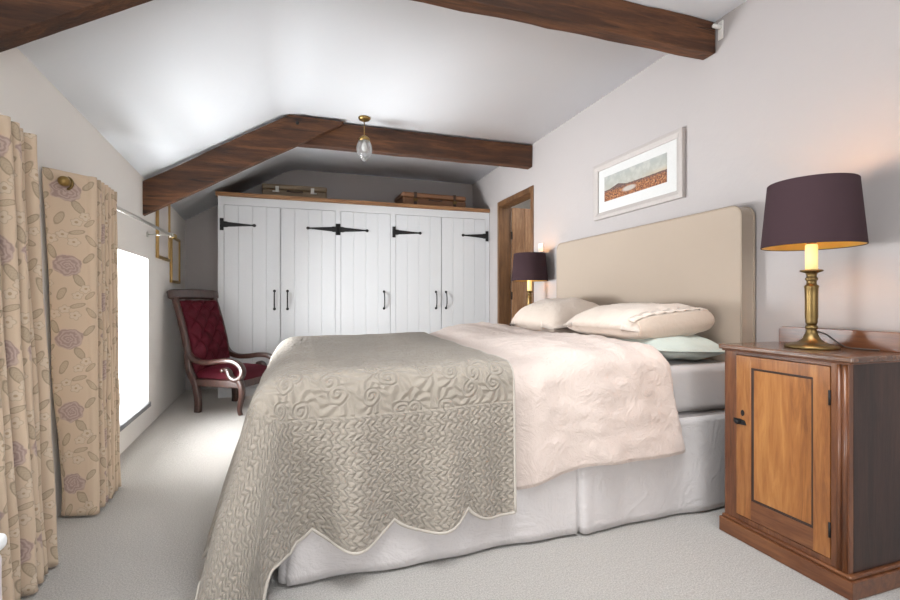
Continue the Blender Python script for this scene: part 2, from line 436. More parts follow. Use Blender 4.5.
# left wall in pieces around its two low windows, one mesh
WIN = [(.80, 2.05), (2.97, 4.2)]; ZS, ZT = .19, 1.325; TH = .42
def left_wall():
    ys = [YF - .3, WIN[0][0], WIN[0][1], WIN[1][0], WIN[1][1], YB + .3]; zs = [-.1, ZS, ZT, 2.25]
    v, f = [], []; idx = {}
    def vid(i, j, k):
        if (i, j, k) not in idx:
            idx[(i, j, k)] = len(v); v.append((xl(ys[i]) - (TH if k else 0), ys[i], zs[j]))
        return idx[(i, j, k)]
    hole = lambda i, j: j == 1 and i in (1, 3)
    for i in range(5):
        for j in range(3):
            if hole(i, j): continue
            f.append((vid(i, j, 0), vid(i + 1, j, 0), vid(i + 1, j + 1, 0), vid(i, j + 1, 0)))
            f.append((vid(i, j, 1), vid(i, j + 1, 1), vid(i + 1, j + 1, 1), vid(i + 1, j, 1)))
            for di, dj, e in ((-1, 0, (i, j, i, j + 1)), (1, 0, (i + 1, j, i + 1, j + 1)), (0, -1, (i, j, i + 1, j)), (0, 1, (i, j + 1, i + 1, j + 1))):
                a, b = i + di, j + dj
                if not (0 <= a < 5 and 0 <= b < 3) or hole(a, b):
                    f.append((vid(e[0], e[1], 0), vid(e[2], e[3], 0), vid(e[2], e[3], 1), vid(e[0], e[1], 1)))
    return link('wall_left', v, f, 'wall_left')
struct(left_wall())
def wall_holes(name, plane, t0, t1, us, zs, holes, mat):
    """wall slab, plane 'X' (us are y) or 'Y' (us are x), with rectangular openings"""
    v, f, idx = [], [], {}
    def vid(i, j, k):
        if (i, j, k) not in idx:
            idx[(i, j, k)] = len(v); t = t1 if k else t0
            v.append((t, us[i], zs[j]) if plane == 'X' else (us[i], t, zs[j]))
        return idx[(i, j, k)]
    A, B = len(us) - 1, len(zs) - 1
    for i in range(A):
        for j in range(B):
            if (i, j) in holes: continue
            f.append((vid(i, j, 0), vid(i + 1, j, 0), vid(i + 1, j + 1, 0), vid(i, j + 1, 0)))
            f.append((vid(i, j, 1), vid(i, j + 1, 1), vid(i + 1, j + 1, 1), vid(i + 1, j, 1)))
            for di, dj, e in ((-1, 0, (i, j, i, j + 1)), (1, 0, (i + 1, j, i + 1, j + 1)), (0, -1, (i, j, i + 1, j)), (0, 1, (i, j + 1, i + 1, j + 1))):
                a, b = i + di, j + dj
                if not (0 <= a < A and 0 <= b < B) or (a, b) in holes:
                    f.append((vid(e[0], e[1], 0), vid(e[2], e[3], 0), vid(e[2], e[3], 1), vid(e[0], e[1], 1)))
    return struct(link(name, v, f, mat))
DY0, DY1, DZ = 4.11, 4.91, 2.105         # doorway in the headboard wall
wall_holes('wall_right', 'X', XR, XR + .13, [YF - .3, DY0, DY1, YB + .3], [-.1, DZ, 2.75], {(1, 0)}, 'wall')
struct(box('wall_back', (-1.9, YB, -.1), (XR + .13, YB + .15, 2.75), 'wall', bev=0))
FW = (-.55, 1.75, .35, 2.05)             # added window, out of view behind the viewer, for fill light
wall_holes('wall_front', 'Y', YF, YF - .25, [-1.9, FW[0], FW[1], XR + .13], [-.1, FW[2], FW[3], 2.75], {(1, 1)}, 'wall')
# ceiling: slope rising from the left eave, soft crease, flat to the right
prof = [(-1.75, 1.95 + .6 * (-.65))]
for i in range(9):
    t = i / 8; a = (-.20, 1.95 + .6 * .90); b = (-.1, 2.55); c2 = (.04, 2.55)
    prof.append(((1 - t) ** 2 * a[0] + 2 * t * (1 - t) * b[0] + t * t * c2[0], (1 - t) ** 2 * a[1] + 2 * t * (1 - t) * b[1] + t * t * c2[1]))
prof += [(XR + .13, 2.55), (XR + .13, 2.75), (-.15, 2.75), (-1.75, 1.78)]
RL = (.15, 1.35, .20, 1.45)             # added rooflight, out of view, to light the bed top and carpet
cl_l = [q for q in prof if q[0] < RL[0] and q[1] < 2.74 or q[0] == -1.75]
cl_l = prof[:10] + [(RL[0], 2.55), (RL[0], 2.75), (-.15, 2.75), (-1.75, 1.78)]
cl_r = [(RL[1], 2.55), (XR + .13, 2.55), (XR + .13, 2.75), (RL[1], 2.75)]
for nm, pr, ya, yb in (('ceiling', prof, RL[3], YB + .3), ('ceiling_rear', prof, YF - .3, RL[2]), ('ceiling_slope_side', cl_l, RL[2], RL[3]), ('ceiling_wall_side', cl_r, RL[2], RL[3])):
    o = struct(prism(nm, pr, 'Y', ya, yb, 'ceiling'))
    for p in o.data.polygons: p.use_smooth = abs(p.normal.y) < .5 and p.normal.z < 0
w4 = struct(bpy.data.objects.new('window_added_roof', None)); COL.objects.link(w4); w4.location = (.75, .82, 2.7)  # frame of the added, unseen rooflight
for a, b in (((RL[0], RL[2]), (RL[0] + .06, RL[3])), ((RL[1] - .06, RL[2]), (RL[1], RL[3])), ((RL[0] + .06, RL[2]), (RL[1] - .06, RL[2] + .06)), ((RL[0] + .06, RL[3] - .06), (RL[1] - .06, RL[3]))):
    box('frame_bar', (a[0], a[1], 2.69), (b[0], b[1], 2.74), 'white', w4, .003)
box('pane', (RL[0] + .05, RL[2] + .05, 2.712), (RL[1] - .05, RL[3] - .05, 2.718), 'pane', w4, 0)
# room beyond the doorway
struct(box('wall_hall', (3.5, 3.2, -.1), (3.6, 6.2, 2.6), 'hall', bev=0))
struct(box('wall_hall_far', (XR + .13, 5.9, -.1), (3.6, 6.0, 2.6), 'hall', bev=0))
struct(box('wall_hall_near', (XR + .13, 3.1, -.1), (3.6, 3.2, 2.6), 'hall', bev=0))
struct(box('ceiling_hall', (XR + .13, 3.1, 2.5), (3.6, 6.0, 2.6), 'hall', bev=0))
# doorway joinery and door leaf
d1 = struct(bpy.data.objects.new('door_1', None)); COL.objects.link(d1); d1.location = (XR, 4.5, 0)
fr = [(DY0 - .03, 0), (DY0 - .03, DZ + .03), (DY1 + .03, DZ + .03), (DY1 + .03, 0), (DY1 - .02, 0), (DY1 - .02, DZ - .025), (DY0 + .02, DZ - .025), (DY0 + .02, 0)]
prism('door_frame', fr, 'X', XR - .012, XR + .14, 'frame_oak', d1, .003)
def planked(n_pl, w, groove=.006, depth=.006):
    pts = []
    for i in range(n_pl):
        a, b = w * i / n_pl, w * (i + 1) / n_pl
        if i: pts += [(a, depth), (a + groove, 0)]
        else: pts.append((a, 0))
        pts.append((b - groove if i < n_pl - 1 else b, 0))
    return pts
pp = planked(5, .76)
poly = [(XR + .150 + x, 4.862 + d) for x, d in pp] + [(XR + .150 + .76, 4.90), (XR + .150, 4.90)]
prism('door_leaf', poly, 'Z', .012, DZ - .035, 'door_oak', d1)
for z in (.35, 1.05, 1.75):
    box('hinge', (XR + .135, 4.868, z - .045), (XR + .150, 4.88, z + .045), 'iron', d1, .002)
# windows
def window(name, x_of, y0, y1, z0, z1, nv, nh):
    r = struct(bpy.data.objects.new(name, None)); COL.objects.link(r); r.location = (x_of((y0 + y1) / 2), (y0 + y1) / 2, z0)
    def bar(nm, ya, yb, za, zb, d=.05, t=.0):
        v = []
        for x in (-.36 - t, -.36 - t + d):
            v += [(x_of(ya) + x, ya, za), (x_of(yb) + x, yb, za), (x_of(yb) + x, yb, zb), (x_of(ya) + x, ya, zb)]
        return bevel(link(nm, v, [(0, 1, 2, 3), (7, 6, 5, 4), (0, 4, 5, 1), (1, 5, 6, 2), (2, 6, 7, 3), (3, 7, 4, 0)], 'white', r), .004)
    bar('frame_stile', y0, y0 + .05, z0, z1); bar('frame_stile', y1 - .05, y1, z0, z1)
    bar('frame_rail', y0, y1, z0 + .03, z0 + .09); bar('frame_rail', y0, y1, z1 - .05, z1)
    for i in range(1, nv): yy = y0 + (y1 - y0) * i / nv; bar('glazing_bar', yy - .014, yy + .014, z0 + .05, z1 - .05, .03, -.01)
    for i in range(1, nh): zz = z0 + (z1 - z0) * i / nh; bar('glazing_bar', y0 + .05, y1 - .05, zz - .012, zz + .012, .028, -.01)
    v = [(x_of(y0) - .338, y0 + .04, z0 + .06), (x_of(y1) - .338, y1 - .04, z0 + .06), (x_of(y1) - .338, y1 - .04, z1 - .04), (x_of(y0) - .338, y0 + .04, z1 - .04)]
    solid(link('pane', v, [(0, 1, 2, 3)], 'pane', r), .004)
    v, e = [], .02
    for dx, ex in ((-.40, 0), (.012, e)):
        v += [(x_of(y0) + dx, y0 - ex, z0 - .03), (x_of(y1) + dx, y1 + ex, z0 - .03), (x_of(y1) + dx, y1 + ex, z0 + .004), (x_of(y0) + dx, y0 - ex, z0 + .004)]
    v = v[:4] + [(x_of(y0) + .0, y0, z0 - .03), (x_of(y1), y1, z0 - .03), (x_of(y1), y1, z0 + .004), (x_of(y0), y0, z0 + .004)]
    link('window_sill', v, [(0, 1, 2, 3), (7, 6, 5, 4), (0, 4, 5, 1), (1, 5, 6, 2), (2, 6, 7, 3), (3, 7, 4, 0)], 'sill', r)
    v = []
    for dx in (.0, .014):
        v += [(x_of(y0) + dx, y0 - e, z0 - .032), (x_of(y1) + dx, y1 + e, z0 - .032), (x_of(y1) + dx, y1 + e, z0 + .002), (x_of(y0) + dx, y0 - e, z0 + .002)]
    link('sill_nosing', v, [(0, 1, 2, 3), (7, 6, 5, 4), (0, 4, 5, 1), (1, 5, 6, 2), (2, 6, 7, 3), (3, 7, 4, 0)], 'slate', r)
window('window_1', xl, WIN[1][0], WIN[1][1], ZS, ZT, 2, 3)
window('window_2', xl, WIN[0][0], WIN[0][1], ZS, ZT, 3, 3)
w3 = struct(bpy.data.objects.new('window_added_front', None)); COL.objects.link(w3); w3.location = (.6, YF - .15, FW[2])  # unseen window added to let fill light in
fo = [(FW[0], FW[2]), (FW[1], FW[2]), (FW[1], FW[3]), (FW[0], FW[3])]
for a, b in (((FW[0], FW[2]), (FW[0] + .06, FW[3])), ((FW[1] - .06, FW[2]), (FW[1], FW[3])), ((.57, FW[2]), (.63, FW[3])), ((FW[0], FW[2]), (FW[1], FW[2] + .06)), ((FW[0], FW[3] - .06), (FW[1], FW[3]))):
    box('frame_bar', (a[0], YF - .2, a[1]), (b[0], YF - .14, b[1]), 'white', w3, .003)
box('pane', (FW[0] + .05, YF - .172, FW[2] + .05), (FW[1] - .05, YF - .168, FW[3] - .05), 'pane', w3, 0)
# ground outside, so that daylight bounces in from something
struct(box('ground', (-40, -40, -2.7), (40, 40, -2.6), 'lawn', bev=0))

# ------------------------------------------------------------------ roof timbers
def rough_beam(name, pts_front, y0, y1, label, seed, ins=False):
    """closed outline (x,z) extruded y0..y1, then subdivided and gently hewn"""
    o = prism(name, pts_front, 'Y', y0, y1, 'beam')
    bm = bmesh.new(); bm.from_mesh(o.data)
    long = [e for e in bm.edges if e.calc_length() > .3]
    bmesh.ops.subdivide_edges(bm, edges=long, cuts=24, use_grid_fill=True)
    for v in bm.verts:
        q = v.co * 3.1 + Vector((seed, seed * 2, 0)); d = noise.noise_vector(q) * .007 + noise.noise_vector(q * 4) * .0025
        v.co += Vector((d.x * .3, d.y, d.z))
    bm.to_mesh(o.data); bm.free()
    bevel(o, .006, 2, 50)
    return tag(o, label, 'beam')
def rafter_poly(xa, xb, zb_at, zt_at, slope, cap):
    """bottom and top lines of a rafter between xa and xb, top capped under the ceiling"""
    bl = lambda x: zb_at + slope * (x - xa); tl = lambda x: zt_at + slope * (x - xa)
    xc = xa + (cap - zt_at) / slope
    pts = [(xa, bl(xa)), (xb, bl(xb))]
    if xb > xc: pts += [(xb, cap), (xc, cap)]
    else: pts += [(xb, tl(xb))]
    pts.append((xa, tl(xa)))
    return pts
# far truss
rf = rough_beam('roof_rafter', [(-1.155, 1.632), (.34, 2.505), (.36, 2.532), (-.085, 2.538), (-1.155, 1.885)], 4.035, 4.10, 'sloping dark oak rafter by the wardrobe, its bolted end lapped over the far tie beam', 1)
lathe('bolt_head', [(0, -.012), (.012, -.012), (.014, -.004), (.014, .0), (.014, .012)], 'iron', rf, axis='Y', c3=(-.02, 4.03, 2.47), seg=16)
rough_beam('tie_beam', [(-.05, 2.325), (XR - .003, 2.322), (XR - .003, 2.535), (-.05, 2.535)], 4.102, 4.20, 'horizontal dark oak tie beam in front of the wardrobe, behind the glass pendant', 2)
# near truss
rough_beam('roof_rafter', [(-1.09, 1.822), (.02, 2.488), (.10, 2.54), (-.125, 2.54), (-1.09, 1.95)], 1.955, 2.04, 'near sloping oak rafter crossing the top left corner', 3)
rough_beam('tie_beam', [(-.10, 2.366), (XR - .008, 2.368), (XR - .008, 2.545), (-.10, 2.545)], 1.975, 2.06, 'near horizontal oak tie beam overhead, ending at the wall above the headboard', 4)
cb = thing('cable_clip', (XR, 1.93, 2.47), 'small white pipe stub at the wall end of the near tie beam', 'clip')
lathe('stub', [(0, 0), (.011, 0), (.011, -.055), (.007, -.06), (0, -.06)], 'plate', cb, axis='X', c3=(XR - .001, 1.945, 2.495), seg=16)
box('wall_plate', (XR - .007, 1.93, 2.43), (XR - .001, 1.962, 2.53), 'plate', cb, .002)

# ------------------------------------------------------------------ fitted wardrobe
WY = 5.2; WX0, WX1 = -.795, XR - .004
wd = thing('fitted_wardrobe', ((WX0 + WX1) / 2, WY + .28, 0), 'white tongue-and-groove fitted wardrobe with five doors and black iron hinges along the far wall', 'wardrobe')
DOORS = [(-.736, -.200, 'L'), (-.192, .366, 'R'), (.430, .976, 'L'), (1.043, 1.582, 'L'), (1.590, 2.140, 'R')]
ZD0, ZD1 = .09, 1.975
# face frame as one sheet with openings
us = [WX0, -.740, .370, .426, .980, 1.039, 2.144, WX1]; zs = [0, ZD0 - .004, ZD1 + .004, 2.062]
def face_frame():
    v, f, idx = [], [], {}
    def vid(i, j, k):
        if (i, j, k) not in idx: idx[(i, j, k)] = len(v); v.append((us[i], WY + (.022 if k else 0), zs[j]))
        return idx[(i, j, k)]
    hole = lambda i, j: j == 1 and i in (1, 3, 5)
    for i in range(7):
        for j in range(3):
            if hole(i, j): continue
            f.append((vid(i, j, 0), vid(i + 1, j, 0), vid(i + 1, j + 1, 0), vid(i, j + 1, 0)))
            f.append((vid(i, j, 1), vid(i, j + 1, 1), vid(i + 1, j + 1, 1), vid(i + 1, j, 1)))
            for di, dj, e in ((-1, 0, (i, j, i, j + 1)), (1, 0, (i + 1, j, i + 1, j + 1)), (0, -1, (i, j, i + 1, j)), (0, 1, (i, j + 1, i + 1, j + 1))):
                a, b = i + di, j + dj
                if not (0 <= a < 7 and 0 <= b < 3) or hole(a, b):
                    f.append((vid(e[0], e[1], 0), vid(e[2], e[3], 0), vid(e[2], e[3], 1), vid(e[0], e[1], 1)))
    return link('face_frame', v, f, 'white', wd)
face_frame()
box('carcass', (WX0, WY + .05, 0), (WX1, YB - .005, 2.06), 'white', wd, 0)
prism('top_shelf', [(WX0 - .02, WY - .025), (WX1, WY - .025), (WX1, YB - .005), (WX0 - .02, YB - .005)], 'Z', 2.064, 2.104, 'shelf', wd, .004)
HZ = 1.775
for i, (a, b, hinge) in enumerate(DOORS):
    pp = planked(4, b - a, .004, .005)
    poly = [(a + x, WY - .001 + d) for x, d in pp] + [(b, WY + .030), (a, WY + .030)]
    d = prism('door', poly, 'Z', ZD0, ZD1, 'white', wd)
    sgn = 1 if hinge == 'L' else -1
    hx = a if hinge == 'L' else b
    # T hinges, upper and lower
    for z in (HZ, .32):
        bx0 = hx - sgn * .042; bx1 = hx - sgn * .006
        box('hinge_plate', (min(bx0, bx1), WY - .010, z - .062), (max(bx0, bx1), WY - .001, z + .062), 'iron', d, .003)
        L = .30
        st = [(hx - sgn * .006, z - .030), (hx + sgn * .02, z - .030), (hx + sgn * .04, z - .024), (hx + sgn * (L - .04), z - .008)]
        for k in range(9):
            t = -PI * .75 + 1.5 * PI * k / 8
            st.append((hx + sgn * (L - .015 + .017 * math.cos(t)), z + .017 * math.sin(t)))
        st += [(hx + sgn * (L - .04), z + .008), (hx + sgn * .04, z + .024), (hx + sgn * .02, z + .030), (hx - sgn * .006, z + .030)]
        prism('hinge_strap', st, 'Y', WY - .008, WY - .0015, 'iron', d, .0015)
    # bow handle
    kx = {0: -.256, 1: -.126, 2: .906, 3: 1.519, 4: 1.643}[i]
    pts = catmull([(kx, WY - .004, .905), (kx, WY - .012, .915), (kx, WY - .035, .945), (kx, WY - .042, 1.0), (kx, WY - .035, 1.055), (kx, WY - .012, 1.085), (kx, WY - .004, 1.095)], 5)
    h = tube('handle', pts, .0065, 'iron', d, 8)
    for z in (.905, 1.095):
        lathe('handle_rose', [(0, -.008), (.012, -.006), (.015, 0), (.0, 0)], 'iron', d, axis='Y', c3=(kx, WY - .001, z), seg=14)

# suitcases on the wardrobe
def suitcase(x0, x1, y0, y1, z0, h, leather, strap, label, catches, rz):
    cx = (x0 + x1) / 2
    r = thing('suitcase', (cx, (y0 + y1) / 2, z0), label, 'suitcase', None, (0, 0, rz))
    w, d = (x1 - x0) / 2, (y1 - y0) / 2
    box('body', (-w, -d, 0), (w, d, h * .62), leather, r, .018, True, 3)
    box('lid', (-w - .003, -d - .003, h * .64), (w + .003, d + .003, h), leather, r, .02, True, 3)
    pts = catmull([(-.075, -d - .004, h * .5), (-.07, -d - .022, h * .52), (-.03, -d - .032, h * .44), (.03, -d - .032, h * .44), (.07, -d - .022, h * .52), (.075, -d - .004, h * .5)], 5)
    sweep('handle', pts, rrect(.02, .012, .004), 'leather_dark', r, local=True)
    for s in (-1, 1):
        if catches:
            box('catch', (s * w * .58 - .035, -d - .010, h * .42), (s * w * .58 + .035, -d, h * .52), 'chrome', r, .003, True)
            box('lock_plate', (s * w * .58 - .018 - s * .012, -d - .012, h * .5), (s * w * .58 + .018 - s * .012, -d + .0, h * .84), 'chrome', r, .003, True)
        else:
            box('strap', (s * w * .62 - .018, -d - .008, .002), (s * w * .62 + .018, d + .008, h + .004), 'leather_dark', r, .004, True)
            box('buckle', (s * w * .62 - .024, -d - .014, h * .34), (s * w * .62 + .024, -d - .006, h * .56), 'brass_dark', r, .003, True)
        for t in (-1, 1):
            pass
    return r
suitcase(-.385, .290, 5.33, 5.70, 2.105, .155, 'leather_grey', None, 'worn olive leather suitcase with pale metal catches, on the left of the wardrobe top', True, -.02)
suitcase(1.13, 1.93, 5.30, 5.70, 2.105, .165, 'leather_brown', None, 'brown leather suitcase with straps, on the right of the wardrobe top', False, .05)

# ------------------------------------------------------------------ pendant
pd = thing('pendant_light', (.52, 3.95, 2.55), 'clear glass egg pendant on a brass stem, hanging before the far beam', 'light')
PX, PY = .52, 3.95
lathe('canopy', [(0, 2.5495), (.05, 2.5495), (.052, 2.540), (.04, 2.527), (.018, 2.52), (.006, 2.512), (0, 2.512)], 'brass', pd, (PX, PY), 32)
lathe('stem', [(0, 2.515), (.0045, 2.515), (.0045, 2.385), (0, 2.385)], 'brass', pd, (PX, PY), 10)
lathe('collar', [(0, 2.395), (.014, 2.395), (.030, 2.385), (.043, 2.372), (.046, 2.352), (.040, 2.35), (.026, 2.365), (0, 2.372)], 'brass', pd, (PX, PY), 32, mod=lambda r, z, t: r * (1 + .08 * math.cos(12 * t)) if r > .03 else r)
eg = []
for i in range(15):
    t = i / 14; a = t * PI
    z = 2.368 - .19 * t; eg.append((max(.0, .064 * math.sin(PI * min(1, t * .98 + .14 * (1 - t))) ** .8), z))
eg[-1] = (0, 2.175)
shell = eg + [(max(0, r - .004), z + (.004 if i == 0 else 0)) for i, (r, z) in reversed(list(enumerate(eg[:-1])))]
lathe('glass_shade', shell, 'glass', pd, (PX, PY), 48, mod=lambda r, z, t: r * (1 + .035 * math.cos(12 * t)))
lathe('lamp_bulb', [(0, 2.37), (.012, 2.37), (.012, 2.335), (.022, 2.31), (.024, 2.29), (.016, 2.268), (0, 2.262)], 'plate', pd, (PX, PY), 20)

# ------------------------------------------------------------------ curtains and rods
def curtain(name, path, z0, z1, label, seed, flat=None, lean=None):
    P = np.array(path); seg = np.r_[0, np.cumsum(np.hypot(*np.diff(P, axis=0).T))]
    nz = 60; v, uv = [], []
    for i in range(len(P)):
        for j in range(nz):
            t = j / (nz - 1); z = z0 + (z1 - z0) * t; b = 1 - t
            w = noise.noise(Vector((seg[i] * 6 + seed, z * 2.2, 0)))
            w2 = noise.noise(Vector((seg[i] * 14 + seed, z * 7, 3)))
            k = (flat[i] if flat is not None else 1)
            v.append((P[i][0] + (.012 * w * b + .004 * w2) * k + .012 * b * b * (1 if P[i][0] > -.95 else 0), P[i][1] + (.014 * noise.noise(Vector((seg[i] * 5, z * 2.5, seed + 9))) * b) * k - (lean(i, P[i]) * t if lean else 0), z))
            uv.append((seg[i], z))
    r = thing(name, (float(P[:, 0].mean()), float(P[:, 1].mean()), 0), label, 'curtain', 'floral curtains')
    o = link('drape', v, grid_faces(len(P), nz), 'floral', r, True, uv)
    solid(o, .004, 0)
    return r
def arc_path(pts, per=7): return [(p.x, p.y) for p in catmull([(a, b, 0) for a, b in pts], per)]
def ring(name, c, R, r, mat, parent, tilt=0):
    pts = [(c[0] + R * math.cos(t) * math.cos(tilt), c[1] + R * math.cos(t) * math.sin(tilt), c[2] + R * math.sin(t)) for t in [2 * PI * i / 28 for i in range(28)]]
    return tube(name, pts, r, mat, parent, 10, closed=True, side=None)
# far curtain: one flat leading face, then tight pleats
pts = [(-1.046, 2.60), (-1.042, 2.565), (-1.02, 2.548), (-.985, 2.540), (-.95, 2.530), (-.925, 2.522), (-.908, 2.524), (-.902, 2.545)]
y = 2.575; flip = True
for i in range(6):
    pts += [(-1.00, y), (-1.015, y + .012), (-1.00, y + .024)]; y += .026
    pts += [(-.915 - .003 * i, y), (-.900 - .003 * i, y + .011), (-.915 - .003 * i, y + .022)]; y += .024
pts += [(-1.0, y)]
pth = arc_path(pts, 5)
cr = curtain('curtain', pth, .012, 1.567, 'floral curtain with a flat leading edge and eyelet, hanging before the bright far window', 11, [0.25 if q[1] < 2.55 else 1 for q in pth], lambda i, q: .165 * max(0, min(1, (-.925 - q[0]) / .12)) if q[1] < 2.61 and i < 36 else .02)
RX = -.975; RZ = 1.517
ring('eyelet', (RX - .012, 2.470, RZ), .027, .006, 'brass_dark', cr, math.atan2(-.04, .13) * .6)
ry = 2.602
for i in range(5): ring('eyelet', (RX + .01, ry, RZ), .024, .0045, 'brass_dark', cr); ry += .05
# near curtain: deep loose pleats
pts = []; y = 1.46
rs = random.Random(3)
while y < 2.08:
    w = .052 + rs.uniform(-.008, .010); dx = rs.uniform(-.012, .012)
    pts += [(-.995 + dx * .4, y), (-1.008, y + w * .25), (-.995, y + w * .42), (-.895 + dx, y + w * .5), (-.872 + dx, y + w * .72), (-.89 + dx, y + w * .95)]
    y += w
pts += [(-.97, y + .005)]
cl = curtain('curtain', arc_path(pts, 4), .012, 1.572, 'floral curtain in many narrow pleats, cut off by the left edge of the photo', 5, None, lambda i, q: .13)
ye = 1.50
while ye < 1.93: ring('eyelet', (RX + .02, ye, RZ + .004), .024, .0045, 'brass_dark', cl); ye += .104
def rod(y0, y1, label, bys, x, z):
    r = thing('curtain_rod', (x, y0, z), label, 'curtain rod')
    lathe('pole', [(0, y0 - .0), (.0115, y0), (.0115, y1), (0, y1)], 'chrome', r, axis='Y', c3=(x, 0, z), seg=20)
    for yy, s in ((y0, -1), (y1, 1)):
        f = lathe('finial', [(0, -.004), (.014, -.004), (.016, .004), (.013, .010), (.019, .016), (.023, .030), (.019, .044), (.010, .052), (0, .054)], 'brass' , r, axis='Y', c3=(x, 0, z), seg=24)
        for vtx in f.data.vertices:
            vtx.co.y = (vtx.co.y + y0) * s + yy - y0
    for yy in bys:
        pts = [(xl(yy) + .002, yy, z - .004), (x - .005, yy, z - .004)]
        b = tube('bracket', pts, .006, 'chrome', r, 10)
        lathe('bracket_plate', [(0, 0), (.022, 0), (.022, .006), (0, .008)], 'chrome', b, axis='X', c3=(xl(yy), yy, z - .004), seg=20)
        ring('bracket_cup', (x, yy, z), .0145, .004, 'chrome', b)
    return r
rod(2.455, 4.235, 'brushed metal curtain rod over the far window, its ball finial by the two gilt frames', [4.16, 2.93], RX, RZ)
rod(.85, 1.965, 'curtain rod threaded through the tightly pleated curtain at the left edge', [.95], RX, RZ + .004)

# ------------------------------------------------------------------ pictures
def framed(name, loc_plane, y0, y1, z0, z1, fw, dep, mats, label, sgn, mat_w=None, print_box=None, xfun=None, edge=None):
    """picture on a wall of constant x (or xfun(y)); sgn = direction it faces along x"""
    yc = (y0 + y1) / 2
    r = thing(name, ((loc_plane if xfun is None else xfun(yc)), yc, z0), label, 'picture')
    X = (lambda y: loc_plane) if xfun is None else xfun
    def ringmesh(nm, oy0, oy1, oz0, oz1, w, d0, d1, mat, dmid=None):
        o4 = [(oy0, oz0), (oy1, oz0), (oy1, oz1), (oy0, oz1)]; i4 = [(oy0 + w, oz0 + w), (oy1 - w, oz0 + w), (oy1 - w, oz1 - w), (oy0 + w, oz1 - w)]
        m4 = [((a[0] * .55 + b[0] * .45), (a[1] * .55 + b[1] * .45)) for a, b in zip(o4, i4)]
        v, loops = [], []
        for q, dd in ((o4, d0), (o4, d1), (m4, d1 + .004), (i4, d1 - .006), (i4, d0)):
            loops.append(len(v)); v += [(X(a) + sgn * dd, a, b) for a, b in q]
        f = []
        for A, B in zip(loops, loops[1:] + loops[:1]):
            for i in range(4): f.append((A + i, A + (i + 1) % 4, B + (i + 1) % 4, B + i))
        return bevel(link(nm, v, f, mat, r), .002)
    ringmesh('frame', y0, y1, z0, z1, fw, .002, dep, mats[0])
    def panel(nm, a0, a1, b0, b1, d, mat, t=.003):
        v = []
        for dd in (d - t, d): v += [(X(a0) + sgn * dd, a0, b0), (X(a1) + sgn * dd, a1, b0), (X(a1) + sgn * dd, a1, b1), (X(a0) + sgn * dd, a0, b1)]
        return link(nm, v, [(0, 1, 2, 3), (7, 6, 5, 4), (0, 4, 5, 1), (1, 5, 6, 2), (2, 6, 7, 3), (3, 7, 4, 0)], mat, r)
    panel('mount', y0 + fw - .006, y1 - fw + .006, z0 + fw - .006, z1 - fw + .006, dep * .45, mats[1])
    if print_box: panel('print', *print_box, dep * .45 + .002, mats[2])
    return r
# moorland print (plain generic landscape)
n = NT('moorland_print')
tc = n.n('ShaderNodeTexCoord'); sp = n.n('ShaderNodeSeparateXYZ'); n.link(tc.outputs['Generated'], sp.inputs[0])
gy, gz = n.math('SUBTRACT', 1.0, sp.outputs[1]), sp.outputs[2]
cbv = n.n('ShaderNodeCombineXYZ'); n.link(n.math('MULTIPLY', gy, 3.2), cbv.inputs[0]); n.link(gz, cbv.inputs[1]); pv = cbv.outputs[0]
sky = n.mix(gz, (.38, .35, .28), (.31, .33, .315)); sky = n.mix(n.step(n.noise(pv, 3, 4), .4, .7), sky, (.42, .415, .385))
sky = n.mix(n.math('MULTIPLY', n.step(gy, .55, 1.0), n.step(gz, .4, .65, .8, 0)), sky, (.44, .35, .22))
peak = n.math('SUBTRACT', .12, n.math('MULTIPLY', n.math('ABSOLUTE', n.math('SUBTRACT', gy, .25)), .75))
hz = n.math('ADD', .44, n.math('MAXIMUM', peak, n.math('MULTIPLY', n.math('SUBTRACT', n.noise(pv, 5, 2), .5), .05)))
spk = n.noise(pv, 16, 5, .75, .6, False)
moor = n.ramp(spk, [(.32, (.03, .02, .025)), (.45, (.10, .04, .025)), (.54, (.36, .12, .035)), (.62, (.40, .25, .12)), (.72, (.55, .48, .42))])
moor = n.mix(n.step(gz, .28, .46, 0, .8), moor, (.07, .055, .06))
blob = n.vm('LENGTH', n.vm('MULTIPLY', n.vm('SUBTRACT', pv, (1.4, .24, 0)), (2.2, 8, 0)))
moor = n.mix(n.step(n.math('ADD', blob, n.math('MULTIPLY', spk, .6)), .8, 1.3, .8, 0), moor, (.46, .45, .42))
M['moor'] = n.done(n.mix(n.step(n.math('SUBTRACT', gz, hz), -.008, .008), moor, sky), .6)
framed('framed_print', XR, 2.19, 3.07, 1.615, 2.035, .05, .028, ('pframe', 'mat', 'moor'), 'wide pale-framed moorland landscape print hung above the headboard', -1, None, (2.326, 2.948, 1.740, 1.925))
framed('framed_print', 0, 4.43, 4.90, 1.355, 1.89, .028, .022, ('gilt', 'artpaper'), 'narrow gilt picture frame half hidden behind the rafter on the left wall', 1, xfun=xl)
framed('framed_print', 0, 4.97, 5.38, 1.165, 1.62, .028, .022, ('gilt', 'artpaper'), 'narrow gilt picture frame on the left wall above the red chair', 1, xfun=xl)
sw = thing('wall_sconce_switch', (XR, 3.93, 1.5), 'small white light switch on the wall beside the lit far lamp', 'switch'); sw.name = 'light_switch'
box('switch_plate', (XR - .010, 3.89, 1.46), (XR - .001, 3.975, 1.545), 'plate', sw, .003)
box('rocker', (XR - .014, 3.922, 1.485), (XR - .009, 3.943, 1.52), 'plate', sw, .002)

# ------------------------------------------------------------------ bed
HX = 2.10
bed = thing('bed', (1.0, 2.6, 0), 'upholstered double bed with tall beige linen headboard and pale grey pleated valance', 'bed')
box('bed_base', (-.02, 1.765, .05), (HX - .004, 3.465, .450), 'mattress', bed, .02)
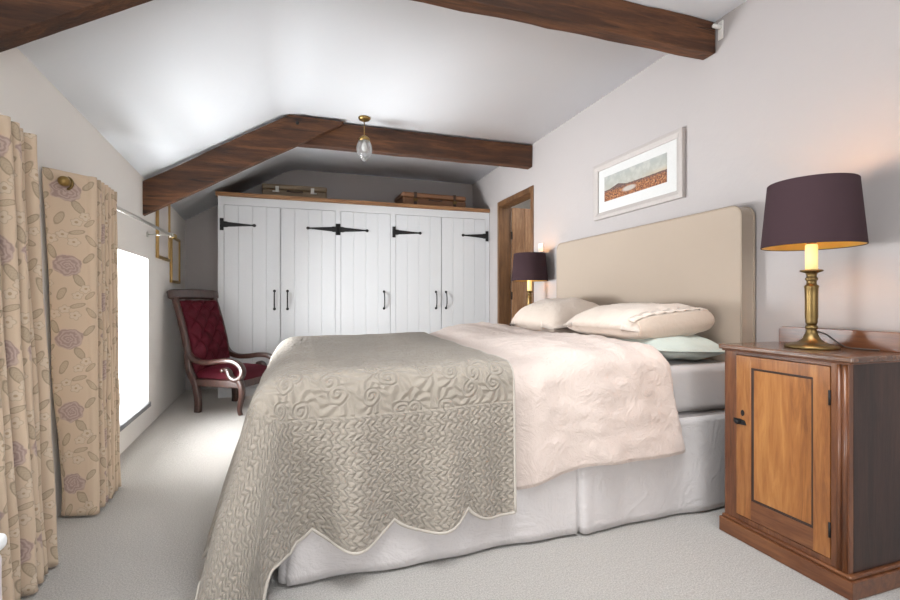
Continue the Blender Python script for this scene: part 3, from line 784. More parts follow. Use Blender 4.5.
# headboard
hb0, hb1, hz1, cr_ = 1.745, 3.485, 1.477, .055
ol = [(hb0, .02)] + [(hb0 + cr_ - cr_ * math.cos(t), hz1 - cr_ + cr_ * math.sin(t)) for t in [PI / 2 * i / 8 for i in range(9)]] + [(hb1 - cr_ + cr_ * math.sin(t), hz1 - cr_ + cr_ * math.cos(t)) for t in [PI / 2 * i / 8 for i in range(9)]] + [(hb1, .02)]
hbd = prism('headboard', ol, 'X', HX, XR - .006, 'headboard', bed, .008, seg=3)
for x in (HX + .004, XR - .012):
    tube('piping', [(x, a, b) for a, b in ol], .0065, 'pipe', hbd, 8)
# valance
def valance():
    path = []
    for i in range(60): path.append((-.055, 3.47 - (3.47 - 1.735) * i / 59, 0, -1, 0))
    for i in range(1, 6): path.append((-.055 + .03 * (1 - math.cos(PI / 2 * i / 5)) , 1.735 - .0 - .03 * math.sin(PI / 2 * i / 5), 0, -1, 0))
    n_ = 260; L = HX - .01 - (-.02)
    for i in range(n_):
        x = -.02 + L * i / (n_ - 1); path.append((x, 1.705, 1, 0, -1))
    xp = 1.127
    # inverted kick pleat: double back
    out = []
    for q in path:
        if q[2] == 1 and xp - .008 <= q[0] < xp + .012:
            if not out or out[-1][0] < 90: pass
        out.append(q)
    nz = 16; v, uv = [], []
    s = 0; last = None
    for i, q in enumerate(out):
        s += 0 if last is None else math.hypot(q[0] - last[0], q[1] - last[1]); last = q
        for j in range(nz):
            t = j / (nz - 1); z = .012 + (.452 - .012) * t; b = 1 - t
            w = .008 * math.sin(s * 9) + .006 * math.sin(s * 21 + 1) + .010 * noise.noise(Vector((s * 3, z * 3, 4)))
            x, y = q[0], q[1]
            if q[2] == 0: x -= (w * .6 + .02) * b + .0
            else:
                lean = .014 * b * (1 - x / 2.1) + .005 * b
                d = abs(x - xp)
                pl = .028 * b * max(0, 1 - d / .012) ** 1
                bulge = .012 * b * math.exp(-((x - xp - .03) / .03) ** 2)
                if i < 66: x -= .02 * b
                y -= lean + w * b * .8 + bulge - pl
            v.append((x, y, z))
    o = link('valance', v, grid_faces(len(out), nz), 'valance', bed, True)
    solid(o, .003, 1)
valance()

# mattress
def soft_box(name, lo, hi, r, mat, parent, amp=.004, sc=4, label=None):
    bm = bmesh.new(); bmesh.ops.create_cube(bm, size=1)
    sx, sy, sz = (hi[i] - lo[i] for i in range(3)); c = [(hi[i] + lo[i]) / 2 for i in range(3)]
    for v in bm.verts: v.co = Vector((v.co.x * sx + c[0], v.co.y * sy + c[1], v.co.z * sz + c[2]))
    bmesh.ops.bevel(bm, geom=list(bm.edges), offset=r, segments=5, profile=.5, affect='EDGES')
    bmesh.ops.subdivide_edges(bm, edges=[e for e in bm.edges if e.calc_length() > .15], cuts=14, use_grid_fill=True)
    for v in bm.verts:
        d = noise.noise_vector(v.co * sc) * amp; v.co += d
    me = bpy.data.meshes.new(name); bm.to_mesh(me); bm.free()
    vs = [tuple(v.co) for v in me.vertices]; fs = [tuple(p.vertices) for p in me.polygons]
    bpy.data.meshes.remove(me)
    return link(name, vs, fs, mat, parent, True)
o = soft_box('mattress', (-.03, 1.752, .455), (HX - .004, 3.468, .685), .035, 'mattress', None, .003, 5)
tag(o, 'mattress in a grey fitted sheet, its corner bare beside the nightstand', 'mattress')

# ---- draped cloth over the bed
def profile(e, r, lean):
    """e >= 0 path length past the edge; returns out, down, normal angle from vertical"""
    tm = PI / 2 - lean; La = r * tm
    a = np.minimum(e, La) / r; ex = np.maximum(e - La, 0)
    return r * np.sin(a) + ex * np.cos(tm), r * (1 - np.cos(a)) + ex * np.sin(tm), a
def fbm(x, y, seed, sc, oct=3):
    out = np.zeros(x.shape); f = x.ravel(); g = y.ravel(); r = np.zeros(f.shape)
    for i in range(len(f)):
        r[i] = noise.fractal(Vector((f[i] * sc + seed, g[i] * sc, seed * 1.7)), 1.0, 2.0, oct)
    return r.reshape(x.shape)
def tsum(U, V):  # rounded ex/ey combination
    return (U ** 2.6 + V ** 2.6) ** (1 / 2.6)

# duvet
def duvet():
    nu, nv = 120, 190
    x0, x1, y0, y1 = .38, 1.535, 1.785, 3.44
    Ln, Lf = .535, .50; roll = .15
    p = np.linspace(x0, x1 + roll, nu)[:, None] * np.ones((1, nv)); q = (np.linspace(y0 - Ln, y1 + Lf, nv))[None, :] * np.ones((nu, 1))
    en = np.maximum(0, y0 - q); ef = np.maximum(0, q - y1); er = np.maximum(0, p - x1)
    zt = .702 + .085 * sstep(.78, 1.2, p) + .012 * np.sin((q - 1.8) * 5.0) * sstep(.9, 1.3, p)
    rr = .105
    e = en + ef
    yy0 = y0 + .055 * (1 - sstep(.74, .95, p))
    lean = .02 + .06 * sstep(.9, 1.4, p)
    o_, d_, a_ = profile(e, rr, lean)
    sg = np.where(en > 0, -1.0, 1.0)
    Y = np.where(en > 0, yy0, np.where(ef > 0, y1, q)) + sg * o_
    Z = zt - d_
    X = np.minimum(p, x1) + .085 * np.clip(e / .5, 0, 1.2) * sstep(1.0, x1, p)
    # rolled head end: turns in towards the cloth's own underside
    R = .05; aa = er / R
    nx, nz_ = sg * np.sin(a_), np.cos(a_)
    X = X + R * np.sin(aa); inn = R * (1 - np.cos(aa))
    side = np.clip(e / .16, 0, 1)
    inn = inn * (1 - .75 * side)
    Y = Y - nx * inn; Z = Z - nz_ * inn
    # wrinkles
    w1 = fbm(p * 1.3 + q * .5, q * .55, 3.1, 6.5, 4); w2 = fbm(p * .5 - q * .2, q * 1.2 + p * .4, 8.2, 12, 3)
    amp = .012 * sstep(.84, 1.1, p) + .001
    bill = .016 * np.sin(p * 9 + 1.0 + q * 1.5) * np.clip(en / .3, 0, 1) * sstep(.9, 1.15, p)
    # folded-back layer ridge running parallel to the head end
    ridge = .012 * np.exp(-((p - 1.40 - .04 * np.sin(q * 3)) / .03) ** 2) * (1 - side)
    dsp = amp * (w1 + .6 * w2) + ridge + bill
    Y = Y + nx * dsp; Z = Z + nz_ * dsp
    v = np.stack([X, Y, Z], -1).reshape(-1, 3)
    o = link('duvet', v.tolist(), grid_faces(nu, nv), 'duvet', None, True)
    solid(o, .012, 0)
    tag(o, 'blush pink linen duvet hanging over the bed side, tucked under the quilt', 'duvet')
    hem = v.reshape(nu, nv, 3)[:, 0, :]
    tube('hem', [tuple(h) for h in hem[::2]], .0055, 'duvet', o, 6)
    return o
duvet()

# quilt
def quilt():
    nu, nv = 190, 260
    x0, x1, y0, y1 = -.02, .835, 1.745, 3.455
    LF, LN, LR = .80, .645, .52
    p = np.linspace(x0 - LF, x1, nu)[:, None] * np.ones((1, nv)); q = np.linspace(y0 - LN, y1 + LR, nv)[None, :] * np.ones((nu, 1))
    ex = np.maximum(0, x0 - p); en = np.maximum(0, y0 - q); ef = np.maximum(0, q - y1)
    sc = lambda s, c: (1 - .105 * (1 - np.abs(np.sin(PI * (s - c) / .288)) ** .8))
    en = en * (1 + .30 * sstep(.10, .26, ex))
    en = en * np.where((en > .2) & (p > -.02), 1 + (sc(p, .04) - 1) * np.clip((en - .2) / (LN - .2), 0, 1), 1)
    ex = ex * np.where(ex > .3, 1 + (sc(q, 1.82) - 1) * np.clip((ex - .3) / (LF - .3), 0, 1), 1)
    ey = en + ef
    e = tsum(ex, ey)
    phi = np.arctan2(ey, ex + 1e-9)
    k = phi / (PI / 2)                                     # 0 at foot, 1 at side
    near = (en > 0)
    lean = np.where(ey > 0, (1 - sstep(.35, .95, k)) * .25 + sstep(.35, .95, k) * .045, .25)
    lean = lean + .05 * np.sin(PI * np.clip(k, 0, 1)) * near
    o_, d_, a_ = profile(e, .075 + .075 * (1 - sstep(.25, .8, k)) * (ex > 0), lean)
    sgy = np.where(en > 0, -1.0, 1.0)
    ccos, csin = np.where(ey > 0, np.cos(phi), 1.0), np.where(ey > 0, np.sin(phi), 0.0)
    ccos = np.where((ex <= 0) & (ey > 0), 0.0, ccos); csin = np.where((ex <= 0) & (ey > 0), 1.0, csin)
    zt = .737 + .012 * sstep(.3, .83, p)
    X = np.maximum(p, x0) - ccos * o_
    Y = np.where(en > 0, y0, np.where(ef > 0, y1, q)) + sgy * csin * o_
    Z = zt - d_
    X = X + .055 * (Y - 1.7) * sstep(.2, .83, p) - .025 * sstep(.5, .83, p)
    # vertical folds of the hanging sides
    fa = np.clip((en - .08) / .45, 0, 1.2)
    wav = .032 * np.cos(2 * PI * (p - .19) / .37) * (1 - .45 * sstep(.2, .6, p)) + .009 * np.cos(2 * PI * (p - .05) / .17 + 1.2)
    Y = Y - near * fa * wav * sstep(-.25, .05, p)
    ff = np.clip((ex - .1) / .5, 0, 1.2)
    X = X - ff * (.022 * np.cos(2 * PI * (q - 1.9) / .42)) * (ey <= 0)
    # the corner fold: a crest standing out where the two drops meet
    kk = np.exp(-((k - .80) / .15) ** 2) * near * (ex > 0) * np.clip((e - .1) / .5, 0, 1.1)
    X = X - .065 * kk; Y = Y - .050 * kk
    val = np.exp(-((p - .085) / .075) ** 2) * near * fa
    Y = Y + .014 * val
    w = fbm(p, q, 1.3, 4.0, 3)
    top = 1 - np.clip(e / .1, 0, 1)
    Z = Z + .006 * w * top
    Y = Y + .006 * w * (1 - top) * csin; X = X + .006 * w * (1 - top) * ccos
    # where it reaches the carpet it turns out along it
    zmin = .014
    under = np.maximum(0, zmin - Z)
    X = X - under * .8 * ccos; Y = Y - under * .5 * csin * np.where(near, 1, -1)
    Z = np.maximum(Z, zmin + .004 * (w + 1))
    edge = np.where((ex > 0) | (ey > 0), e, -np.minimum(np.minimum(p - x0, q - y0), y1 - q))
    Vv = np.stack([X, Y, Z], -1)
    # lay pattern so that zigzag columns run down each drop
    Um = np.where(ex > ey, q, p); Vm = np.where(ex > ey, p, q)
    Um = np.where((ex <= 0) & (ey <= 0), p, Um); Vm = np.where((ex <= 0) & (ey <= 0), q, Vm)
    o = link('quilt', Vv.reshape(-1, 3).tolist(), grid_faces(nu, nv), 'quilt', None, True, np.stack([p, q], -1).reshape(-1, 2).tolist(), ('edge', edge.ravel().astype(np.float32)))
    solid(o, .010, 0)
    tag(o, 'greige scallop-edged matelasse quilt draped over the foot of the bed', 'quilt')
    hem = [tuple(h) for h in Vv[::-1, 0, :][::1]]              # near hem, from head side to corner
    hem += [tuple(h) for h in Vv[0, 1:, :]]
    tube('binding', hem, .0075, 'binding', o, 8)
    tube('binding', [tuple(h) for h in Vv[-1, ::2, :]], .0065, 'binding', o, 8)
quilt()

# pillows
def pillow(name, c, lx, ly, h, mat, label, rot=(0, 0, 0), seed=0, nx=44, ny=56, open_end=False):
    v, f = [], []
    def zf(u, w):
        a = max(0, 1 - abs(u) ** 2.6) ** .55 * max(0, 1 - abs(w) ** 3.4) ** .5
        return a
    if open_end:
        def zf(u, w):
            return max(0, 1 - abs(u) ** 2.6) ** .55 * max(0, 1 - abs(w) ** (7 if w < 0 else 3.4)) ** .5
    def pt(i, j, s):
        u, w = -1 + 2 * i / (nx - 1), -1 + 2 * j / (ny - 1)
        hh = zf(u, w)
        pinch = 1 - .015 * (1 - abs(w) ** 2) * abs(u) ** 3 - .10 * abs(u * w) ** 2.5
        pinch2 = 1 - .015 * (1 - abs(u) ** 2) * abs(w) ** 3 - .07 * abs(u * w) ** 2.5
        x, y = u * lx / 2 * pinch, w * ly / 2 * pinch2
        wr = noise.fractal(Vector((x * 7 + seed, y * 7, s * 3)), 1, 2, 4) * .010 * hh
        rad = .008 * math.sin(math.atan2(w, u) * 9 + seed) * (abs(u) ** 4 + abs(w) ** 4) * hh
        z = s * (h / 2 * hh) * (1.12 if s > 0 else .88) + wr + rad - .03 * max(0, abs(w) - .6) * (1 if s > 0 else 0)
        return (x, y, z)
    for s in (1, -1):
        for i in range(nx):
            for j in range(ny): v.append(pt(i, j, s))
    N = nx * ny
    f = grid_faces(nx, ny) + [tuple(N + k for k in reversed(q)) for q in grid_faces(nx, ny)]
    bord = [i * ny for i in range(nx)] + [(nx - 1) * ny + j for j in range(1, ny)] + [i * ny + ny - 1 for i in range(nx - 2, -1, -1)] + [j for j in range(ny - 2, 0, -1)]
    for a, b in zip(bord, bord[1:] + bord[:1]): f.append((a, b, N + b, N + a))
    o = link(name, v, f, mat, None, True)
    o.location = c; o.rotation_euler = rot
    tag(o, label, 'pillow')
    if open_end:
        # hem of the open pillowcase end, lying in small waves over the end of the cushion
        pts = []
        for k in range(70):
            u = -.93 + 1.86 * k / 69
            w = -.93 + .10 * abs(u) ** 3
            hh = zf(u, w); pts.append((u * lx / 2, w * ly / 2 - .006, h / 2 * 1.12 * hh + .004 + .0025 * math.sin(k * .62) + .002 * math.sin(k * 1.4)))
        v2 = []
        for p_ in pts: v2 += [p_, (p_[0], p_[1] + .045, p_[2] + .010)]
        e = link('case_hem', v2, [(2 * i, 2 * i + 2, 2 * i + 3, 2 * i + 1) for i in range(69)], mat, o, True, local=True); solid(e, .005, 0)
        v3 = []
        m = 10
        for k in range(60):
            u = -.90 + 1.80 * k / 59
            for j in range(m):
                t = j / (m - 1); w = -.945 - .05 * math.sin(PI * t) + .09 * abs(u) ** 3
                hh = zf(u, -.93 + .10 * abs(u) ** 3) * h / 2
                v3.append((u * lx / 2, w * ly / 2 - .004, hh * (1.12 - t * (1.12 + .80))))
        e = link('case_flap', v3, grid_faces(60, m), 'pillow_end_shade', o, True, local=True); solid(e, .005, 0)
    return o
pillow('pillow', (1.83, 2.08, .755), .50, .66, .15, 'sage', 'sage green pillow lying on the mattress underneath the front blush pillow', (0, .05, 0), 4)
pillow('pillow', (1.79, 2.165, .872), .53, .70, .19, 'pillow', 'plump blush pillow with an open flap end, in front of the headboard nearest the nightstand', (0, -.08, .02), 9, open_end=True)
pillow('pillow', (1.80, 2.97, .845), .52, .74, .29, 'pillow', 'blush pillow on the far side of the bed, by the small far lamp', (0, -.12, -.03), 15)

# ------------------------------------------------------------------ nightstand
NX0, NX1, NY0, NY1 = 1.755, 2.075, 1.058, 1.535
ns = thing('nightstand', (1.91, 1.295, 0), 'antique honey walnut bedside cabinet with one panelled door, right of the bed', 'nightstand')
DYa, DYb = 1.116, 1.478                 # door range
box('plinth', (NX0 - .018, NY0 - .02, 0), (NX1, NY1 + .014, .062), 'walnut_y', ns, .004)
pm = [(NX0 - .018, .062), (NX0 - .014, .072), (NX0 - .002, .078), (NX0 + .004, .078), (NX0 + .004, .062)]
box('plinth_mould', (NX0 - .010, NY0 - .012, .0615), (NX1, NY1 + .008, .076), 'walnut_y', ns, .006, seg=3)
# carcass: sides, back, front frame
prism('carcass', [(NX0 + .022, NY0), (NX1, NY0), (NX1, NY1), (NX0 + .022, NY1)], 'Z', .076, .783, 'walnut_dark_shade', ns, .002)
prism('front_frame', [(NY0, .076), (NY1, .076), (NY1, .783), (DYb + .002, .783 - .0), (DYb + .002, .098), (DYa - .002, .098), (DYa - .002, .783), (NY0, .783)], 'X', NX0, NX0 + .022, 'walnut', ns, .0015)
box('top_rail', (NX0 + .0005, DYa - .002, .770), (NX0 + .022, DYb + .002, .783), 'walnut_y', ns, .001)
for yy in (NY0 + .012, NY0 + .030):
    lathe('reeding', [(0, .08), (.0075, .08), (.0075, .78), (0, .78)], 'walnut', ns, (NX0 + .0005, yy), 14)
# door: stiles, rails, bead and panel
dr = box('door', (NX0 + .004, DYa, .100), (NX0 + .018, DYb, .768), 'honey_panel', ns, 0)
st = .062
box('door_stile', (NX0 - .002, DYa, .100), (NX0 + .016, DYa + .056, .768), 'honey', dr, .0015)
box('door_stile', (NX0 - .002, DYb - .066, .100), (NX0 + .016, DYb, .768), 'honey', dr, .0015)
box('door_rail', (NX0 - .0018, DYa + .055, .722), (NX0 + .016, DYb - .065, .7678), 'honey', dr, .0012)
box('door_rail', (NX0 - .0018, DYa + .055, .1002), (NX0 + .016, DYb - .065, .178), 'walnut_y', dr, .0012)
a, b, c_, d_ = DYa + .056, DYb - .066, .178, .722
bead = [(NX0 + .001, a + .004, c_ + .004), (NX0 + .001, b - .004, c_ + .004), (NX0 + .001, b - .004, d_ - .004), (NX0 + .001, a + .004, d_ - .004)]
def rect_loop(x, y0, y1, z0, z1, w, h, mat, parent, name):
    v, loops = [], []
    for (dw, dx) in ((0, 0), (0, -h), (w * .6, -h), (w, 0)):
        loops.append(len(v)); v += [(x + dx, y0 + dw, z0 + dw), (x + dx, y1 - dw, z0 + dw), (x + dx, y1 - dw, z1 - dw), (x + dx, y0 + dw, z1 - dw)]
    f = []
    for A, B in zip(loops, loops[1:] + loops[:1]):
        for i in range(4): f.append((A + i, A + (i + 1) % 4, B + (i + 1) % 4, B + i))
    return link(name, v, f, mat, parent)
rect_loop(NX0 + .004, a - .001, b + .001, c_ - .001, d_ + .001, .010, .003, 'walnut_dark_shade', dr, 'panel_bead')
for z in (.66, .20):
    lathe('hinge', [(0, z - .026), (.004, z - .026), (.004, z + .026), (0, z + .026)], 'iron', dr, (NX0 - .0025, DYa + .001), 10)
# iron latch with key escutcheon
zl = .492
kp = [(DYb - .028 + .020 * math.cos(t), zl + .040 + .012 * math.sin(t)) for t in [2 * PI * i / 14 for i in range(14)]]
la = prism('latch', [(DYb - .048, zl - .010), (DYb + .002, zl - .014), (DYb + .010, zl - .004), (DYb + .010, zl + .010), (DYb - .02, zl + .012), (DYb - .04, zl + .008)], 'X', NX0 - .007, NX0 - .002, 'iron', dr, .0015)
lathe('latch_knob', [(0, -.022), (.007, -.020), (.009, -.014), (.006, -.006), (.006, 0), (0, 0)], 'iron', dr, axis='X', c3=(NX0 - .006, DYb - .018, zl), seg=16)
prism('keyhole_plate', [(DYb - .030 + .008 * math.cos(t), zl + .038 + .013 * math.sin(t)) for t in [2 * PI * i / 14 for i in range(14)]], 'X', NX0 - .0045, NX0 - .002, 'iron', dr, .0008)
# top with moulded edge and back board
top = prism('top', [(NX0 - .018, NY0 - .022), (NX1 + .004, NY0 - .022), (NX1 + .004, NY1 + .018), (NX0 - .018, NY1 + .018)], 'Z', .789, .810, 'top_wood', ns, .006, seg=4)
box('top_mould', (NX0 - .008, NY0 - .010, .7825), (NX1, NY1 + .008, .7895), 'walnut_y', ns, .003)
gp = [(NY0 - .015, .810)] + [(NY0 - .015 + .02 - .02 * math.cos(t), .862 + .02 * math.sin(t)) for t in [PI / 2 * i / 6 for i in range(7)]] + [(NY1 - .012 - .02 + .02 * math.sin(t), .862 + .02 * math.cos(t)) for t in [PI / 2 * i / 6 for i in range(7)]] + [(NY1 - .012, .810)]
prism('back_board', gp, 'X', NX1 - .016, NX1 + .004, 'walnut_y', ns, .002)

# far bedside table, mostly hidden behind the bed
ft = thing('bedside_table', (2.05, 3.80, 0), 'small dark bedside table behind the far pillow, under the far lamp', 'bedside table')
TZ = .775
box('table_top', (1.91, 3.60, TZ - .022), (2.192, 4.03, TZ), 'walnut_dark_shade', ft, .004)
box('table_drawer_case', (1.93, 3.62, TZ - .16), (2.185, 4.01, TZ - .021), 'walnut_dark_shade', ft, .002)
lathe('drawer_knob', [(0, -.022), (.010, -.020), (.011, -.012), (.005, -.004), (.005, 0), (0, 0)], 'brass_dark', ft, axis='X', c3=(1.931, 3.815, TZ - .09), seg=14)
for yy in (3.635, 3.995):
    for xx in (1.945, 2.17): prism('leg', [(xx - .014, yy - .014), (xx + .014, yy - .014), (xx + .014, yy + .014), (xx - .014, yy + .014)], 'Z', 0, TZ - .158, 'walnut_dark_shade', ft, .002)

# ------------------------------------------------------------------ lamps
LX, LY, LZ = 1.925, 1.292, .810
lamp = thing('table_lamp', (LX, LY, LZ), 'lit brass candlestick lamp with plum shade, large, standing on the honey walnut cabinet', 'lamp', None)
C = (LX, LY)
base = [(0, 0), (.088, 0), (.090, .006), (.086, .012), (.070, .017), (.045, .024), (.030, .036), (.021, .056), (.017, .072), (.0205, .078), (.0215, .084), (.018, .090), (0, .090)]
lathe('base', [(r, LZ + z) for r, z in base], 'brass_dark', lamp, C, 48)
stemp = [(0, .090), (.015, .090), (.018, .096), (.0205, .104), (.0195, .112), (.0215, .120), (.0215, .205), (.0225, .236), (.024, .240), (.024, .246), (.017, .252), (.0165, .266), (.021, .270), (.021, .276), (.016, .282), (.019, .296), (.036, .302), (.038, .306), (.036, .309), (0, .309)]
lathe('stem', [(r, LZ + z) for r, z in stemp], 'brass_dark', lamp, C, 40)
lathe('candle_sleeve', [(0, LZ + .309), (.0205, LZ + .309), (.0205, LZ + .405), (.018, LZ + .410), (0, LZ + .410)], 'candle', lamp, C, 28)
lathe('bulb_holder', [(0, LZ + .410), (.016, LZ + .410), (.017, LZ + .445), (0, LZ + .445)], 'brass', lamp, C, 20)
lathe('bulb', [(0, LZ + .445), (.013, LZ + .445), (.015, LZ + .460), (.027, LZ + .490), (.029, LZ + .505), (.022, LZ + .528), (0, LZ + .538)], 'bulb', lamp, C, 24)
z0, z1, r0, r1 = LZ + .402, LZ + .652, .168, .146
sh = lathe('lamp_shade', [(r0, z0), (r1, z1), (r1 - .002, z1 + .002), (r1 - .003, z1), (r0 - .003, z0), (r0 - .0015, z0 - .0015), (r0, z0)], 'shade', lamp, C, 72)
lathe('shade_lining', [(r0 - .0035, z0 + .001), (r1 - .0035, z1 - .001), (r1 - .0045, z1 - .001), (r0 - .0045, z0 + .001), (r0 - .0035, z0 + .001)], 'gold', sh, C, 72)
pts = [(LX + r1 * .975 * math.cos(t) * k, LY + r1 * .975 * math.sin(t) * k, z1 - .02) for k, t in ((-1, .4), (1, .4))]
tube('shade_carrier', pts, .002, 'brass', sh, 6)
# flex trailing off the back
ff = tube('flex', catmull([(LX + .005, LY - .0, LZ + .07), (LX + .035, LY - .03, LZ + .055), (LX + .07, LY - .07, LZ + .012), (LX + .10, LY - .11, LZ + .004), (LX + .118, LY - .16, LZ + .004)], 5), .003, 'flex', lamp, 8)
lamp2 = copy_tree(lamp)
lamp2.location = (2.022, 3.83, TZ); lamp2.rotation_euler = (0, 0, 1.2)
lamp2['label'] = 'lit brass lamp with plum shade beyond the bed, small, beside the open doorway'
for o in list(lamp2.children):
    if o.name.startswith('flex'): bpy.data.objects.remove(o)
def bulb_light(x, y, z, e):
    l = bpy.data.lights.new('lamp_glow', 'POINT'); l.energy = e; l.color = (1, .52, .17); l.shadow_soft_size = .03
    o = bpy.data.objects.new('lamp_glow', l); COL.objects.link(o); o.location = (x, y, z)
bulb_light(LX, LY, LZ + .57, 3.2)
bulb_light(2.022, 3.83, TZ + .57, 2.4)

# ------------------------------------------------------------------ low red chair
CW = .47
ch = thing('nursing_chair', (-.882, 4.61, 0), 'low mahogany armchair with scrolled arms and buttoned crimson velvet, by the left wall', 'chair', None, (0, 0, math.atan2(-.54, .84)))
def yz(path, w): return [(s, w, z) for s, z in path]
stile = [(.02, .0), (.024, .08), (.012, .18), (-.012, .27), (-.060, .35), (-.082, .43), (-.086, .52), (-.112, .64), (-.150, .78), (-.195, .92), (-.232, 1.02)]
armp = [(-.098, .575), (-.072, .515), (-.02, .470), (.07, .448), (.18, .452), (.30, .468), (.40, .462), (.468, .425), (.488, .372), (.462, .322), (.408, .306), (.365, .330), (.345, .372), (.318, .392), (.285, .385)]
for w in (0.0, CW):
    sweep('back_stile', catmull(yz(stile, w), 6), rrect(.046, .060, .012), 'mahogany', ch, side=(0, 1, 0), local=True, scale=lambda t: 1.05 - .25 * abs(t - .35))
    sweep('arm', catmull(yz(armp, w), 6), rrect(.054, .046, .014), 'mahogany', ch, side=(0, 1, 0), local=True, scale=lambda t: 1.0 if t < .85 else 1.0 - (t - .85) * 2.6)
    lathe('scroll_boss', [(0, -.027), (.016, -.027), (.019, -.02), (.019, .02), (.016, .027), (0, .027)], 'mahogany', ch, axis='Y', c3=(.292, w, .384), seg=18, local=True)
    sweep('front_leg', catmull(yz([(.455, .30), (.478, .24), (.482, .17), (.462, .09), (.458, .04), (.470, .0)], w), 6), rrect(.044, .050, .014), 'mahogany', ch, side=(0, 1, 0), local=True, scale=lambda t: 1.15 - .5 * t)
    box('side_rail', (.0, w - .018, .235), (.47, w + .018, .30), 'mahogany', ch, .008, True)
box('front_rail', (.445, .0, .235), (.485, CW, .30), 'mahogany', ch, .010, True)
box('back_rail', (-.03, .0, .245), (.01, CW, .30), 'mahogany', ch, .006, True)
# crest rail with rolled ends
cp = []
for k in range(25):
    t = k / 24; w = -.055 + (CW + .11) * t
    cp.append((-.240 - .018 * math.sin(PI * t), w, 1.048 + .008 * math.sin(PI * t)))
sweep('crest_rail', cp, [(a_ * 1.0, b_) for a_, b_ in rrect(.052, .098, .022, 4)], 'mahogany', ch, side=(1, 0, .25), local=True, scale=lambda t: min(1, .72 + 5 * min(t, 1 - t)))
# tufted back
def tufted():
    nu, nv = 60, 90; v = []
    axis_ = catmull([(-.050, 0, .325), (-.062, 0, .50), (-.095, 0, .64), (-.135, 0, .78), (-.178, 0, .90), (-.203, 0, .992)], 12)
    A = [axis_[round(i * (len(axis_) - 1) / (nv - 1))] for i in range(nv)]
    A = []
    L = len(axis_) - 1
    for j in range(nv):
        t = j / (nv - 1) * L; i = min(int(t), L - 1); A.append(axis_[i].lerp(axis_[i + 1], t - i))
    tops = []
    for i in range(nu):
        u = i / (nu - 1)
        for j in range(nv):
            b = j / (nv - 1); p0 = A[j]; T = (A[min(j + 1, nv - 1)] - A[max(j - 1, 0)]).normalized(); N_ = Vector((T.z, 0, -T.x))
            edge = min(1, 6 * min(u, 1 - u, b * 1.3, (1 - b) * 1.3)) ** .5
            gx, gy = u * 6, b * 8
            q = (abs(math.sin(PI * (gx + gy) / 2)) * abs(math.sin(PI * (gx - gy) / 2))) ** .45
            h = .012 + edge * (.034 + .042 * q)
            v.append(tuple(p0 + N_ * h + Vector((0, .022 + (CW - .044) * u, 0))))
    nb = len(v)
    for i in range(nu):
        u = i / (nu - 1)
        for j in range(nv):
            p0 = A[j]; v.append(tuple(p0 + Vector((-.012, .022 + (CW - .044) * u, 0))))
    f = grid_faces(nu, nv) + [tuple(nb + k for k in reversed(q)) for q in grid_faces(nu, nv)]
    bord = [i * nv for i in range(nu)] + [(nu - 1) * nv + j for j in range(1, nv)] + [i * nv + nv - 1 for i in range(nu - 2, -1, -1)] + [j for j in range(nv - 2, 0, -1)]
    for a, b in zip(bord, bord[1:] + bord[:1]): f.append((a, b, nb + b, nb + a))
    o = link('back_cushion', v, f, 'velvet', ch, True, local=True)
    for gx in range(1, 6):
        for gy in range(1, 8):
            if (gx + gy) % 2 == 0:
                b = gy / 8; t = b * L; i = min(int(t), L - 1); p0 = axis_[i].lerp(axis_[i + 1], t - i)
                lathe('button', [(0, .007), (.006, .006), (.009, 0), (.006, -.004), (0, -.004)], 'velvet', o, axis='X', c3=(p0.x + .050, .022 + (CW - .044) * gx / 6, p0.z), seg=12, local=True)
tufted()
def cushion():
    nu, nv = 30, 30; v = []
    for s in (1, 0):
        for i in range(nu):
            for j in range(nv):
                a_, b_ = i / (nu - 1), j / (nv - 1)
                e = min(1, 7 * min(a_, 1 - a_, b_, 1 - b_)) ** .5
                z = .285 + s * (.03 + .062 * e + .035 * math.sin(PI * a_) * math.sin(PI * b_))
                v.append((-.045 + .525 * a_, .022 + (CW - .044) * b_, z))
    N = nu * nv
    f = grid_faces(nu, nv) + [tuple(N + k for k in reversed(q)) for q in grid_faces(nu, nv)]
    bord = [i * nv for i in range(nu)] + [(nu - 1) * nv + j for j in range(1, nv)] + [i * nv + nv - 1 for i in range(nu - 2, -1, -1)] + [j for j in range(nv - 2, 0, -1)]
    for a, b in zip(bord, bord[1:] + bord[:1]): f.append((a, b, N + b, N + a))
    link('seat_cushion', v, f, 'velvet', ch, True, local=True)
cushion()

# ------------------------------------------------------------------ stool at the left edge of the frame
sl = thing('footstool', (-.745, 1.08, 0), 'white-topped upholstered stool just showing at the bottom left corner', 'stool')
for xx in (-.845, -.645):
    for yy in (.88, 1.28): prism('leg', [(xx - .015, yy - .015), (xx + .015, yy - .015), (xx + .015, yy + .015), (xx - .015, yy + .015)], 'Z', 0, .10, 'mahogany', sl, .002)
soft_box('upholstered_body', (-.862, .86, .09), (-.630, 1.30, .44), .02, 'stool_side', sl, .003, 6)
soft_box('cushion_top', (-.866, .855, .44), (-.626, 1.305, .478), .015, 'stool_white', sl, .002, 6)

# ------------------------------------------------------------------ light
def area(name, loc, rot, sx, sy, e, col=(1, 1, 1), spread=180):
    l = bpy.data.lights.new(name, 'AREA'); l.shape = 'RECTANGLE'; l.size = sx; l.size_y = sy; l.energy = e; l.color = col; l.spread = math.radians(spread)
    o = bpy.data.objects.new(name, l); COL.objects.link(o); o.location = loc; o.rotation_euler = rot
    return o
DAY = (.96, .98, 1.0)
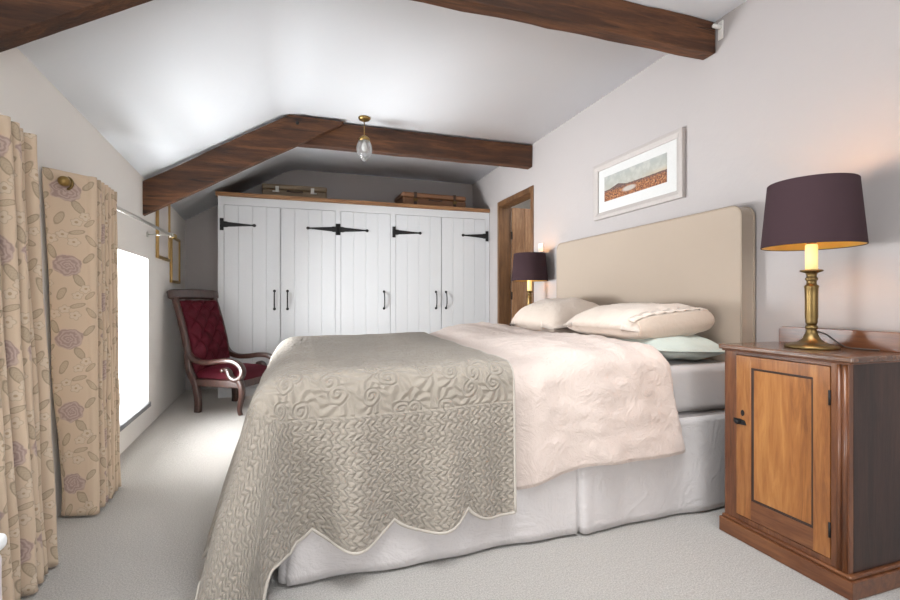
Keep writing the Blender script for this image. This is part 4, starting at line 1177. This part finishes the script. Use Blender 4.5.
# daylight through the panes: sky lamps outside, plus added lamps aimed up to fill the ceiling
for (a, b), sky_e, fill_e in zip(WIN, (112, 200), (52, 122)):
    yc = (a + b) / 2
    area('sky_fill', (xl(yc) - .95, yc, (ZS + ZT) / 2 + .16), (0, -PI / 2 + .14, 0), 1.2, 1.6, sky_e, DAY)
    area('ceiling_fill', (xl(yc) - .51, yc, (ZS + ZT) / 2 - .10), (0, -PI / 2 - .66, 0), ZT - ZS, b - a, fill_e, (.96, .985, 1), 140)
fx, fz = (FW[0] + FW[1]) / 2, (FW[2] + FW[3]) / 2
area('sky_fill', (fx, YF - .32, fz), (PI / 2 - .3, 0, .8), FW[1] - FW[0], FW[3] - FW[2], 60, DAY)  # added fill lamp behind the viewer, turned to the left wall and curtains
area('sky_fill', ((RL[0] + RL[1]) / 2, (RL[2] + RL[3]) / 2, 2.80), (0, 0, 0), RL[1] - RL[0], RL[3] - RL[2], 84, DAY)  # added lamp over the made-up rooflight, lights bed top and floor
area('ceiling_fill', (fx, YF - .34, fz), (PI / 2 + .85, 0, 0), FW[1] - FW[0], FW[3] - FW[2], 36, (.97, .985, 1))  # added lamp aimed up to brighten the ceiling
l = bpy.data.lights.new('hall_light', 'POINT'); l.energy = 13; l.color = (1, .93, .84); l.shadow_soft_size = .15
o = bpy.data.objects.new('hall_light', l); COL.objects.link(o); o.location = (2.95, 4.0, 2.3)
w = bpy.data.worlds.new('sky'); S.world = w; w.use_nodes = True
bg = w.node_tree.nodes['Background']
stx = w.node_tree.nodes.new('ShaderNodeTexSky'); stx.sky_type = 'NISHITA'; stx.sun_disc = False; stx.sun_elevation = math.radians(40); stx.sun_rotation = math.radians(200)
mxn = w.node_tree.nodes.new('ShaderNodeMix'); mxn.data_type = 'RGBA'; mxn.inputs[0].default_value = .75
w.node_tree.links.new(stx.outputs[0], mxn.inputs[6]); mxn.inputs[7].default_value = (1, 1, 1, 1)
w.node_tree.links.new(mxn.outputs[2], bg.inputs[0]); bg.inputs[1].default_value = 0.75

GROUPS = {'pillow': 'pillows on the bed', 'roof_rafter': 'sloping roof rafters', 'tie_beam': 'horizontal tie beams', 'suitcase': 'suitcases on the wardrobe', 'table_lamp': 'matching bedside lamps', 'curtain_rod': 'curtain rods'}
for o in S.objects:
    if o.parent is None and 'label' in o:
        k = o.name.split('.')[0]
        if k in GROUPS: o['group'] = GROUPS[k]
        elif o['label'].startswith('narrow gilt'): o['group'] = 'gilt frames on the left wall'

# ------------------------------------------------------------------ camera
cam = bpy.data.cameras.new('camera'); co = bpy.data.objects.new('camera', cam); COL.objects.link(co)
co.location = (0, 0, 1.0); co.rotation_euler = (PI / 2, 0, -math.radians(18.03))
cam.sensor_width = 36; cam.lens = 36 * 461 / 900; cam.clip_start = .02
S.camera = co
S.view_settings.view_transform = 'Standard'; S.view_settings.look = 'None'; S.view_settings.gamma = 1
S.view_settings.exposure = -0.08
S.cycles.max_bounces = 10; S.cycles.diffuse_bounces = 6; S.cycles.transmission_bounces = 8; S.cycles.transparent_max_bounces = 12
S.cycles.sample_clamp_indirect = 6
